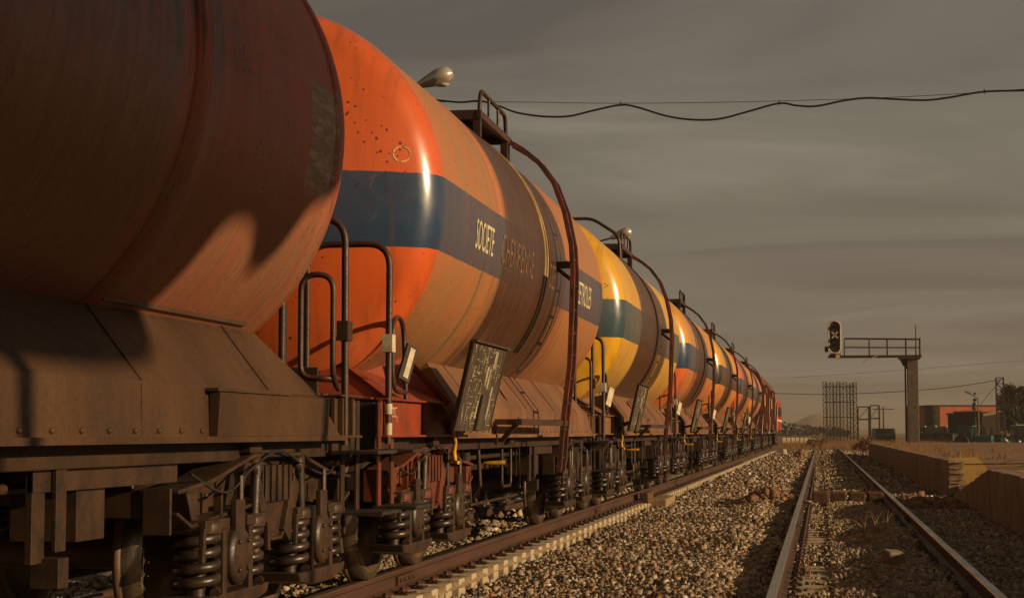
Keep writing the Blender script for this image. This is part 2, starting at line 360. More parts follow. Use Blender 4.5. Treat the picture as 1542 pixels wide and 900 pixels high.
def copy_tree(root, parent=None):
    allo = list(C.objects)
    ch = {}
    for o in allo:
        if o.parent: ch.setdefault(o.parent.name, []).append(o)
    def rec(o, par):
        c = o.copy(); C.objects.link(c)
        if par is not None: c.parent = par
        for k in ch.get(o.name, []): rec(k, c)
        return c
    return rec(root, parent)
def rounded(pts, r, n=5):
    """polyline with its corners rounded"""
    P = [Vector(p) for p in pts]; out = [P[0]]
    for i in range(1, len(P)-1):
        a, b, c = P[i-1], P[i], P[i+1]; rr = min(r, (a-b).length*0.49, (c-b).length*0.49)
        p = b + (a-b).normalized()*rr; q = b + (c-b).normalized()*rr
        for k in range(n+1):
            t = k/n; out.append(p*(1-t)**2 + b*2*t*(1-t) + q*t*t)
    out.append(P[-1]); return out

def smooth_pts(pts, n=5):
    out = []; P = [Vector(p) for p in pts]
    for i in range(len(P)-1):
        a, b, c, d = P[max(i-1,0)], P[i], P[i+1], P[min(i+2, len(P)-1)]
        for k in range(n):
            t = k/n; out.append(.5*((2*b) + (c-a)*t + (2*a-5*b+4*c-d)*t*t + (3*b-a-3*c+d)*t**3))
    out.append(P[-1]); return out
def smooth_2d(pts, n=5): return [(p.x, p.y) for p in smooth_pts([(a, b, 0) for a, b in pts], n)]
def text_mesh(body, size):
    cu = bpy.data.curves.new('txt', 'FONT'); cu.body = body; cu.size = size; cu.resolution_u = 3
    o = bpy.data.objects.new('txt', cu); C.objects.link(o)
    dg = bpy.context.evaluated_depsgraph_get(); me = bpy.data.meshes.new_from_object(o.evaluated_get(dg))
    bpy.data.objects.remove(o); bpy.data.curves.remove(cu)
    return me

# ------------------------------------------------------------------ ground
def ground_mat():
    s = Mt('dusty_gravel_ground')
    a = s.noise(0.08, 6, 0.6); b = s.noise(2.5, 6, 0.7); c = s.noise(24, 4, 0.7)
    col = s.mix(s.rng(a, 0.35, 0.65), (0.30, 0.185, 0.105), (0.22, 0.135, 0.078))
    col = s.mix(s.rng(b, 0.4, 0.65, 0, 0.5), col, (0.36, 0.235, 0.13))
    col = s.mix(s.rng(c, 0.42, 0.6, 0, 0.6), col, (0.10, 0.065, 0.04))
    s.set(color=col, rough=0.95, spec=0.15); s.bump(c, 0.9, 0.04); return s.m
def bed_mat():
    s = Mt('crushed_stone_bed')
    v = s.n('ShaderNodeTexVoronoi', inp={'Scale': 22.0}); s.l(s.tc.outputs['Object'], v.inputs['Vector'])
    hs = s.n('ShaderNodeSeparateColor'); s.l(v.outputs['Color'], hs.inputs[0])
    col = ramp(s.t, [(0.0, (0.09, 0.06, 0.04)), (0.4, (0.24, 0.17, 0.11)), (0.8, (0.38, 0.29, 0.19)), (1.0, (0.55, 0.44, 0.30))], hs.outputs[0]).outputs[0]
    b = s.noise(0.9, 5, 0.6)
    col = s.mix(s.rng(b, 0.4, 0.65, 0, 0.5), col, (0.20, 0.125, 0.07))
    s.set(color=col, rough=0.95, spec=0.15); s.bump(s.math('SUBTRACT', 1.0, v.outputs['Distance']), 1.0, 0.05); return s.m
M['ground'] = ground_mat(); M['bed'] = bed_mat()

def ballast_z(x, y):
    """height of the stone bed across the section"""
    t = np.interp(x, [-12, -7.0, -6.1, -5.3, -4.95, -4.08, -3.3, -3.02, -2.7, -1.6, -0.95, -0.62, -0.36, -0.2, 0.10, 0.45, 0.95, 1.2, 1.6, 2.6, 12],
                  [-.45,-.38, -.24, -.20, -.20, -.19, -.21, -.33, -.29, -.20, -.115, -.135, -.18, -.19, -.165, -.12, -.15, -.20, -.20, -.26, -.26])
    return t + 0.018*np.sin(x*2.3 + y*1.1) + 0.014*np.sin(y*2.9 - x*1.7)

# one sheet to the horizon
mb = MB(); 
xs = [-6000, -1500, -400, -120, -40, -14, -8, 3, 9, 20, 60, 200, 600, 2000, 6000]; ys = [-400, -60, 0, 60, 100, 128, 140, 160, 220, 400, 900, 2000, 6500]
def gz(x, y):
    z = -0.46
    if y > 130: z = 0.02 if y < 200 else -0.1
    if x > 8 and y > 100: z = -0.7
    return z
vs = [(x, y, gz(x, y)) for y in ys for x in xs]; nx = len(xs)
mb.add(vs, [(j*nx+i, j*nx+i+1, (j+1)*nx+i+1, (j+1)*nx+i) for j in range(len(ys)-1) for i in range(nx-1)])
g = mb.build('ground', M['ground']); tag(g, kind='structure')

# stone bed under both tracks
X = np.concatenate([np.linspace(-8.2, -5.2, 16), np.linspace(-5.05, 2.6, 62)]); Y = np.concatenate([np.arange(-6, 40, 0.35), np.arange(40, 134, 1.2)])
GX, GY = np.meshgrid(X, Y); GZ = ballast_z(GX, GY) - 0.012
GZ = np.where(GX < -8.1, -0.6, GZ)
mb = MB(); nx = len(X)
mb.add(np.stack([GX, GY, GZ], -1).reshape(-1, 3).tolist(), [(j*nx+i, j*nx+i+1, (j+1)*nx+i+1, (j+1)*nx+i) for j in range(len(Y)-1) for i in range(nx-1)], smooth=True)
tag(mb.build('track_bed', M['bed'], fix=False), kind='structure')

# loose stones: one mass
def stones(name, P, S, mat, label, cat, seed):
    r = np.random.default_rng(seed); n = len(P)
    cube = np.array([(-1,-1,-1),(1,-1,-1),(1,1,-1),(-1,1,-1),(-1,-1,1),(1,-1,1),(1,1,1),(-1,1,1)], float)*.68
    fc = np.array([(0,3,2),(0,2,1),(4,5,6),(4,6,7),(0,1,5),(0,5,4),(1,2,6),(1,6,5),(2,3,7),(2,7,6),(3,0,4),(3,4,7)])
    V = cube[None]*r.uniform(0.35, 1.35, (n, 8, 3))
    V = V*r.uniform(0.55, 1.45, (n, 1, 3))
    q = r.normal(size=(n, 4)); q /= np.linalg.norm(q, axis=1, keepdims=True)
    a, b, c, d = q.T
    Rm = np.stack([1-2*(c*c+d*d), 2*(b*c-a*d), 2*(b*d+a*c), 2*(b*c+a*d), 1-2*(b*b+d*d), 2*(c*d-a*b), 2*(b*d-a*c), 2*(c*d+a*b), 1-2*(b*b+c*c)], -1).reshape(n, 3, 3)
    V = np.einsum('nij,nkj->nki', Rm, V)*S[:, None, None] + P[:, None, :]
    F = fc[None] + (np.arange(n)*8)[:, None, None]
    me = bpy.data.meshes.new(name); me.vertices.add(n*8); me.vertices.foreach_set('co', V.astype(np.float32).ravel())
    me.loops.add(n*36); me.loops.foreach_set('vertex_index', F.astype(np.int32).ravel())
    me.polygons.add(n*12); me.polygons.foreach_set('loop_start', np.arange(0, n*36, 3, dtype=np.int32)); me.polygons.foreach_set('loop_total', np.full(n*12, 3, np.int32))
    me.update(calc_edges=True); me.materials.append(mat)
    o = bpy.data.objects.new(name, me); C.objects.link(o); tag(o, label, cat, kind='stuff'); return o
def stone_mat():
    s = Mt('crushed_limestone'); g = s.n('ShaderNodeNewGeometry')
    col = ramp(s.t, [(0.0, (0.09, 0.062, 0.045)), (0.25, (0.24, 0.18, 0.13)), (0.55, (0.43, 0.34, 0.225)), (0.85, (0.59, 0.48, 0.325)), (0.97, (0.66, 0.55, 0.40)), (1.0, (0.95, 0.86, 0.70))], g.outputs['Random Per Island']).outputs[0]
    wn = s.n('ShaderNodeTexWhiteNoise', noise_dimensions='1D'); s.l(g.outputs['Random Per Island'], wn.inputs['W'])
    col = s.mix(s.rng(wn.outputs['Value'], .82, .84, 0, .55), col, (0.50, 0.24, 0.08)); col = s.mix(s.rng(wn.outputs['Value'], .16, .14, 0, .5), col, (0.16, 0.15, 0.14))
    b = s.noise(0.7, 5, 0.6)
    col = s.mix(s.rng(b, 0.42, 0.62, 0, 0.45), col, (0.22, 0.135, 0.075))
    c = s.noise(60, 3, 0.6); col = s.mix(s.rng(c, 0.4, 0.7, 0, 0.3), col, (0.1, 0.07, 0.045))
    s.set(color=col, rough=0.85, spec=0.25); return s.m
M['stone'] = stone_mat()
def scatter(x0, x1, y0, y1, dens, smin, smax):
    n = int((x1-x0)*(y1-y0)*dens); x = rng.uniform(x0, x1, n); y = rng.uniform(y0, y1, n); s = rng.uniform(smin, smax, n)*rng.choice([.75, 1, 1, 1.2, 1.65], n)
    s = s*np.where(x > -.28, .72, 1.0)
    z = ballast_z(x, y) + rng.uniform(-0.3, 0.55, n)*s
    # thin them where the sleepers and sand lie bare beside the rails
    bare = ((x > -3.34) & (x < -3.02)) | ((x > -0.28) & (x < 0.08))
    keep = (~bare) | (rng.random(n) < 0.10)
    keep &= ~((np.abs(x+3.33) < .06) | (np.abs(x+4.835) < .06) | (np.abs(x+.34) < .06) | (np.abs(x-1.165) < .06))
    return np.stack([x, y, z], 1)[keep], s[keep]
parts = [scatter(-3.05, 2.5, 11.5, 20, 2300, .012, .025), scatter(-.1, 2.5, 11.5, 30, 900, .014, .028), scatter(-6.6, -3.0, 11.5, 22, 600, .016, .032), scatter(-6.6, -3.0, 5, 11.5, 160, .02, .04), scatter(-3.05, 2.5, 20, 30, 1300, .015, .029), scatter(-3.05, 2.5, 30, 44, 600, .019, .036),
         scatter(-6.6, -3.0, 22, 40, 180, .03, .045), scatter(-3.05, 2.5, 44, 70, 110, .028, .05), scatter(-3.05, 2.5, 70, 120, 25, .035, .07)]
P = np.concatenate([p[0] for p in parts]); S = np.concatenate([p[1] for p in parts])
stones('ballast', P, S, M['stone'], 'crushed pale limestone ballast between and under the two railway tracks', 'ballast', 3)

# ------------------------------------------------------------------ rails
def rail_side_mat(name, c1, c2):
    return grime(name, c1, c2, 0.62, 2.2, stretch=(1, 0.25, 2))
M['rail_side'] = rail_side_mat('rust_brown_rail_web', (0.088, 0.038, 0.022), (0.052, 0.024, 0.015))
M['rail_top'] = grime('worn_bright_rail_head', (0.60, 0.50, 0.38), (0.46, 0.37, 0.28), 0.30, 1.2, metal=0.85, spot_amt=0.06, stretch=(8, 0.15, 1), bump=0.05)
s_ = Mt('smooth_bright_rail_head'); a_ = s_.noise(1.5, 4, .5, stretch=(10, .12, 1)); b_ = s_.noise(5, 4, .6, stretch=(3, .3, 1))
M['rail_top'] = s_.set(color=s_.mix(s_.rng(a_, .35, .65), (0.56, 0.47, 0.36), (0.40, 0.31, 0.22)), rough=s_.rng(b_, .3, .7, .22, .38), metal=.9)
M['rail_top_dull'] = grime('brown_dull_rail_head', (0.17, 0.10, 0.065), (0.12, 0.066, 0.04), 0.42, 1.2, metal=0.4, spot_amt=0.25, stretch=(8, 0.15, 1), bump=0.05)
def rail(x, y0, y1, top, label):
    mb = MB()
    half = [(0.070, -0.172), (0.070, -0.160), (0.030, -0.142), (0.010, -0.128), (0.009, -0.055), (0.020, -0.043), (0.036, -0.036), (0.036, -0.010), (0.029, -0.002)]
    poly = half + [(-a, b) for a, b in half[::-1]]
    ys = [y0 + (y1-y0)*i/60 for i in range(61)]; n = len(poly)
    vs = [(x + a, yy, b) for yy in ys for a, b in poly]; fs = []; mi = []
    o = 0
    for i in range(60):
        for k in range(n):
            f = (i*n+k, i*n+(k+1)%n, (i+1)*n+(k+1)%n, (i+1)*n+k)
            mb.add([], [], 0); mb.f.append(f); mb.sm.append(False); mb.mi.append(1 if k in (n//2-1, n//2-2, n//2) else 0)
    mb.v = vs
    mb.f.append(tuple(range(n))); mb.mi.append(0); mb.sm.append(False)
    mb.f.append(tuple(range(len(vs)-n, len(vs)))[::-1]); mb.mi.append(0); mb.sm.append(False)
    o = mb.build('rail', [M['rail_side'], top]); tag(o, label, 'rail', 'rails of the two tracks')
    return o
r1 = rail(-4.835, -5, 131, M['rail_top_dull'], 'far rail under the tank wagons, mostly hidden by wheels')
r2 = rail(-3.33, -5, 131, M['rail_top_dull'], 'rusty rail nearest the camera under the tank wagon wheels')
r3 = rail(-0.34, -5, 131, M['rail_top'], 'left rail of the empty track with worn shining head')
r4 = rail(1.165, -5, 131, M['rail_top'], 'right rail of the empty track, beside the shaded platform wall')
for par, xx, yy in ((r2, -3.33, 14.2), (r2, -3.33, 26.9), (r3, -0.34, 23.5), (r4, 1.165, 25.0)):
    for sgn in (-1, 1):
        mb = MB(); mb.prism([(-.30, -.125), (.30, -.125), (.30, -.055), (-.30, -.055)], sgn*.014 + xx, sgn*.030 + xx)
        mb.v = [(a, b + yy, c) for a, b, c in mb.v]
        for q in (-.22, -.08, .08, .22): mb.lathe([(0, .016), (.022*sgn, .016), (.022*sgn, .001)], (xx + sgn*.030, yy+q, -.09), 'x', 6)
        o = mb.build('fishplate', M['rail_side']); o.parent = par

# sleepers
def sleeper_master():
    t = thing('concrete_sleeper', 'pale concrete sleeper under the rails of the wagon track', 'sleeper', (0,0,0), 0, 'concrete sleepers of the wagon track')
    mb = MB(); poly = [(-.13, -.43), (.13, -.43), (.105, -.174), (-.105, -.174)]
    mb.prism([(p[0], p[1]) for p in poly], -1.02, 1.02, 'x')
    mb.build('sleeper_beam', M['concrete'], t, bevel=0.012)
    for sx in (-.7525, .7525):
        for q in (-1, 1):
            mb = MB()
            mb.box(sx+q*.12-.055, sx+q*.12+.055, -.05, .05, -.176, -.160)
            mb.tube([(sx+q*.125, 0, -.165), (sx+q*.125, 0, -.112)], .013, 6)
            mb.lathe([(-.145, .026), (-.122, .026), (-.122, .001)], (sx+q*.125, 0, 0), 'z', 6)
            mb.tube([(sx+q*.165, -.03, -.16), (sx+q*.11, -.04, -.14), (sx+q*.075, -.03, -.152)], .009, 5)
            mb.tube([(sx+q*.165, .03, -.16), (sx+q*.11, .04, -.14), (sx+q*.075, .03, -.152)], .009, 5)
            mb.build('rail_fastening', M['rail_rust'], t)
    return t
sm0 = sleeper_master(); first = True
lab_l = 'pale concrete sleeper under the rails of the wagon track'
lab_r = 'half buried concrete sleeper of the empty track, in the gravel'
y = 5.4; i = 0
ch0 = [o for o in C.objects if o.parent == sm0]
def dup_sleeper(x, y, lab, grp, rz):
    c = sm0.copy(); C.objects.link(c); c.location = (x, y, random.uniform(-.004, .004)); c.rotation_euler = (0, 0, rz); c['label'] = lab; c['group'] = grp
    for k in ch0:
        if y > 75 and k.name.startswith('rail_fast'): continue
        d = k.copy(); C.objects.link(d); d.parent = c
    return c
sm0.location = (-4.0825, 5.4, 0)
y = 5.95
while y < 121:
    dup_sleeper(-4.0825, y, lab_l, 'concrete sleepers of the wagon track', random.uniform(-.006, .006)); y += 0.55
y = 10.6
while y < 60:
    if not 30.9 < y < 33.4: dup_sleeper(0.4125, y, lab_r, 'half buried sleepers of the empty track', random.uniform(-.01, .01))
    y += 0.55
# sandy strips packed along the sleepers
def sand_mat():
    s = Mt('packed_sand_and_cement'); a = s.noise(5, 6, 0.65); b = s.noise(45, 4, 0.7)
    col = s.mix(s.rng(a, 0.35, 0.65), (0.40, 0.29, 0.17), (0.27, 0.185, 0.105)); col = s.mix(s.rng(b, 0.45, 0.65, 0, 0.55), col, (0.14, 0.09, 0.055))
    s.set(color=col, rough=0.95, spec=0.1); s.bump(b, 0.8, 0.02); return s.m
M['sand'] = sand_mat()
def strip(x0, x1, z, y0, y1, edge=0.03):
    mb = MB(); n = int((y1-y0)/0.14); m = 7; vs = []
    for i in range(n+1):
        yy = y0 + (y1-y0)*i/n
        for k in range(m):
            t = k/(m-1); xx = x0 + (x1-x0)*t + (random.uniform(-edge, edge) if k in (0, m-1) else 0)
            zz = z + random.uniform(-.010, .010) - (0.05 if k in (0, m-1) else 0)
            vs.append((xx, yy, zz))
    mb.add(vs, [(i*m+k, i*m+k+1, (i+1)*m+k+1, (i+1)*m+k) for i in range(n) for k in range(m-1)], smooth=True)
    return mb.build('sand', M['sand'], fix=False)
tag(strip(-3.27, -3.05, -.19, 6, 125, .015), 'packed sand lying between the sleeper ends beside the near rail', 'sand', kind='stuff')
tag(strip(-0.29, 0.08, -.185, 10, 70), 'packed sand along the inside of the left empty rail', 'sand', kind='stuff')

# ------------------------------------------------------------------ bogie
def make_bogie(parent, cy0, wb=1.55, red=False, detail=True):
    """cy0: bogie centre along the wagon; local x+ is the camera side"""
    b = bpy.data.objects.new('bogie', None); C.objects.link(b); b.parent = parent; b.location = (0, cy0, 0); b.empty_display_size = .2
    bm_ = M['bogie_red'] if red else M['bogie']
    h = wb/2
    # wheelsets
    for s in (-1, 1):
        mb = MB()
        for q in (-1, 1):
            X0 = q*.7525
            prof = [(X0-q*.070, .001), (X0-q*.070, .11), (X0-q*.045, .13), (X0-q*.03, .36), (X0-q*.070, .385), (X0-q*.072, .478), (X0-q*.052, .486), (X0-q*.036, .462)]
            mb.lathe(prof, (0, s*h, .46), 'x', 40, 0)
            mb.lathe([(X0-q*.036, .462), (X0+q*.066, .456), (X0+q*.070, .448), (X0+q*.070, .402)], (0, s*h, .46), 'x', 40, 1)
            mb.lathe([(X0+q*.070, .402), (X0+q*.070, .392), (X0+q*.045, .380), (X0+q*.02, .30), (X0+q*.03, .14), (X0+q*.085, .11), (X0+q*.085, .001)], (0, s*h, .46), 'x', 40, 0)
        mb.tube([(-1.0, s*h, .46), (1.0, s*h, .46)], .08, 14)
        mb.build('wheelset', [M['wheel'], M['tread']], b, fix=False)
    for q in (-1, 1):
        xo = q*1.06
        # side frame: solebar with arched hoods over the springs and a V-shaped belly
        mb = MB()
        def P(pts, a, bb): mb.prism(pts, q*a, q*bb)
        top = [(-h-.78, .70), (-h-.78, .80), (-h-.30, .84), (-.42, .955), (.42, .955), (h+.30, .84), (h+.78, .80), (h+.78, .70)]
        bot = [(h+.60, .64), (h+.56, .62), (h+.12, .66), (.34, .70), (.10, .50), (-.10, .50), (-.34, .70), (-h-.12, .66), (-h-.56, .62), (-h-.60, .64)]
        P(top+bot, .985, 1.015)                                             # web plate
        for (a, c2) in zip(top[1:-1], top[2:-1]): mb.bar((q*1.03, a[0], a[1]), (q*1.03, c2[0], c2[1]), .20, .022)   # top flange
        lowline = [(-h-.78, .70), (-h-.58, .63), (-h-.12, .665), (-.34, .705), (-.10, .50), (.10, .50), (.34, .705), (h+.12, .665), (h+.58, .63), (h+.78, .70)]
        for a, c2 in zip(lowline, lowline[1:]): mb.bar((q*1.05, a[0], a[1]), (q*1.05, c2[0], c2[1]), .15, .020)   # lower flange
        for s in (-1, 1):
            mb.box(q*.96, q*1.10, s*(h+.80)-.012, s*(h+.80)+.012, .60, .82)
            for e in (-1, 1):                                                 # spring hoods
                yc = s*h + e*.345
                mb.lathe([(.62, .001), (.62, .115), (.60, .128), (.555, .128), (.555, .115), (.60, .105)], (q*1.06, yc, .03), 'z', 20)
            mb.box(q*1.0, q*1.14, s*h-.20, s*h-.165, .36, .66); mb.box(q*1.0, q*1.14, s*h+.165, s*h+.20, .36, .66)    # horn guides
        for s in (-1, 1):
            for yy, zz in ((h+.70, .74), (h+.62, .74), (.55, .80), (.65, .78), (h-.1, .76), (h+.1, .76)):
                mb.lathe([(0, .017), (q*.016, .017), (q*.016, .001)], (q*1.014, s*yy, zz), 'x', 6)
        mb.build('side_frame', bm_, b, bevel=.006)
        # ribbed bolster box
        mb = MB(); mb.box(q*1.02, q*1.12, -.24, .24, .70, .90)
        for k in range(5): mb.box(q*1.12, q*1.135, -.235+k*.1125, -.205+k*.1125, .70, .90)
        mb.prism([(-.10, .50), (.10, .50), (.27, .70), (-.27, .70)], q*1.03, q*1.10)
        mb.obox((q*1.115, .26, .66), (.035, .13, .36), (R(-32), 0, 0)); mb.obox((q*1.115, -.26, .66), (.035, .09, .36), (R(32), 0, 0))
        mb.build('bolster_bracket', bm_, b, bevel=.006)
        for s in (-1, 1):
            # axlebox with a round cover, arms cradling the springs
            mb = MB()
            mb.prism([(s*h-.15, .30), (s*h+.15, .30), (s*h+.16, .62), (s*h-.16, .62)], q*.96, q*1.14)
            mb.prism([(s*h-.50, .285), (s*h+.50, .285), (s*h+.46, .235), (s*h+.20, .20), (s*h-.20, .20), (s*h-.46, .235)], q*.93, q*1.17)
            mb.lathe([(q*1.14, .150), (q*1.165, .150), (q*1.185, .13), (q*1.19, .05), (q*1.20, .001)], (0, s*h, .46), 'x', 20)
            for a in range(4): mb.lathe([(0, .014), (q*.018, .014), (q*.018, .001)], (q*1.185, s*h+.1*math.cos(a*PI/2+.785), .46+.1*math.sin(a*PI/2+.785)), 'x', 6)
            for e in (-1, 1):
                y0_, y1_ = sorted((s*h + e*.14, s*h + e*.50)); mb.box(q*.945, q*1.165, y0_, y1_, .60, .655)
                yo = s*h + e*.205; mb.prism([(yo-.03, .26), (yo+.03, .26), (yo+.03, .60), (yo-.03, .60)], q*.95, q*1.165)
                mb.bar((q*1.15, s*h+e*.50, .62), (q*1.15, s*h+e*.52, .45), .03, .03)
            mb.box(q*1.14, q*1.175, s*h-.07, s*h+.07, .58, .74)
            mb.tube([(q*1.16, s*h+.03, .70), (q*1.16, s*h+.03, .86)], .018, 8)
            mb.build('axlebox', bm_ if False else M['bogie'], b, bevel=.008)
            for e in (-1, 1):
                mb = MB(); yc = s*h + e*.345; pts = []
                turns = 4.6; nn = 64
                for k in range(nn+1):
                    t = k/nn; a = 2*PI*turns*t; pts.append((q*1.06 + .098*math.cos(a), yc + .098*math.sin(a), .298 + .31*t))
                mb.tube(pts, .0265, 8)
                mb.tube([(q*1.06, yc, .285), (q*1.06, yc, .60)], .05, 10)
                mb.build('coil_spring', M['spring'], b, fix=False)
            # brake hanger and shoe beside the wheel
            mb = MB(); yb = s*h - s*.56
            mb.bar((q*.76, yb, .86), (q*.76, yb+s*.05, .42), .04, .06)
            mb.prism([(yb+s*.02, .28), (yb+s*.09, .34), (yb+s*.075, .60), (yb-s*.01, .62), (yb-s*.03, .45)], q*.71, q*.81)
            mb.bar((-.76*q, yb, .40), (.76*q, yb, .40), .05)
            mb.build('brake_shoe', M['bogie'], b)
    for q in (-1, 1):
        mb = MB()
        for s in (-1, 1):
            mb.tube([(q*1.13, s*.44, .56), (q*1.13, s*.40, .90)], .028, 8); mb.tube([(q*1.13, s*.44, .44), (q*1.13, s*.44, .56)], .038, 8)
            mb.lathe([(0, .05), (q*.03, .05), (q*.03, .001)], (q*1.12, s*.40, .90), 'x', 12)
        mb.build_each('damper', M['bogie'], b)
        mb = MB()
        for s in (-1, 1):
            mb.prism([(s*(h+.50), .66), (s*(h+.58), .66), (s*(h+.66), .79), (s*(h+.50), .79)], q*1.02, q*1.12)
            mb.bar((q*1.09, s*(h-.16), .70), (q*1.10, s*(h-.28), .93), .03, .05); mb.bar((q*1.11, s*(h+.17), .58), (q*1.11, s*(h+.17), .80), .03, .04)
        mb.box(q*1.03, q*1.13, -.36, -.28, .72, .80); mb.box(q*1.03, q*1.13, .28, .36, .72, .80)
        mb.build_each('frame_bracket', bm_, b)
        mb = MB()
        mb.tube(smooth_pts([(q*1.10, -h-.55, .88), (q*1.16, -h-.2, .78), (q*1.15, -.5, .90), (q*1.17, -.1, .98), (q*1.14, .5, .88), (q*1.16, h+.1, .83), (q*1.08, h+.6, .90)]), .0075, 6)
        mb.build('brake_hose', M['cable'], b)
    mb = MB()
    mb.box(-.98, .98, -.26, .26, .66, .90); mb.box(-.97, .97, -h-.80, -h-.70, .68, .80); mb.box(-.97, .97, h+.70, h+.80, .68, .80)
    mb.lathe([(.90, .001), (.90, .22), (1.0, .22)], (0,0,0), 'z', 20)
    mb.tube([(-.2, -h-.5, .58), (-.2, h+.5, .62)], .03, 8); mb.tube([(.25, -h-.3, .35), (.25, h+.3, .35)], .025, 8)
    mb.build('bolster', M['bogie'], b)
    return b

# ------------------------------------------------------------------ tank wagon
ZC, RT = 2.75, 1.45
Y0T, Y1T = 1.05, 10.45
def tank_profile():
    k = []
    n = 8
    end = []
    for i in range(n+1):
        a = R(60)*i/n; end.append((0.30*math.sin(a), 1.15 + 0.30*math.cos(a)))
    rim = end[-1]; Rc = rim[1]/0.5
    for i in range(1, 15):
        a = R(30)*(1-i/14); end.append((rim[0] + Rc*(math.cos(a)-math.cos(R(30))), max(Rc*math.sin(a), .001)))
    left = [(Y0T - d, r) for d, r in end][::-1]
    right = [(Y1T + d, r) for d, r in end]
    mid = [(Y0T + (Y1T-Y0T)*i/24, RT) for i in range(1, 24)]
    return left + mid + right
def side_point(ang, r=RT, dz=0): return (r*math.sin(ang), ZC + r*math.cos(ang))

def lettering(parent, body, y0, length, ztop, hgt, mat, name='lettering'):
    me = text_mesh(body, 1.0)
    co = np.array([v.co[:] for v in me.vertices]); mn, mxx = co.min(0), co.max(0)
    bm = bmesh.new(); bm.from_mesh(me)
    for v in bm.verts:
        v.co.x = y0 + (v.co.x-mn[0])/(mxx[0]-mn[0])*length; v.co.y = ztop - hgt + (v.co.y-mn[1])/(mxx[1]-mn[1])*hgt
    for z in np.linspace(ztop-hgt, ztop, 7)[1:-1]:
        bmesh.ops.bisect_plane(bm, geom=list(bm.verts)+list(bm.edges)+list(bm.faces), plane_co=(0, z, 0), plane_no=(0, 1, 0))
    for v in bm.verts:
        yy, zz = v.co.x, v.co.y; v.co = ((max(RT*RT-(zz-ZC)**2, .01))**.5 + .004, yy, zz)
    bm.to_mesh(me); bm.free(); me.materials.clear(); me.materials.append(mat)
    o = bpy.data.objects.new(name, me); C.objects.link(o); o.parent = parent; return o

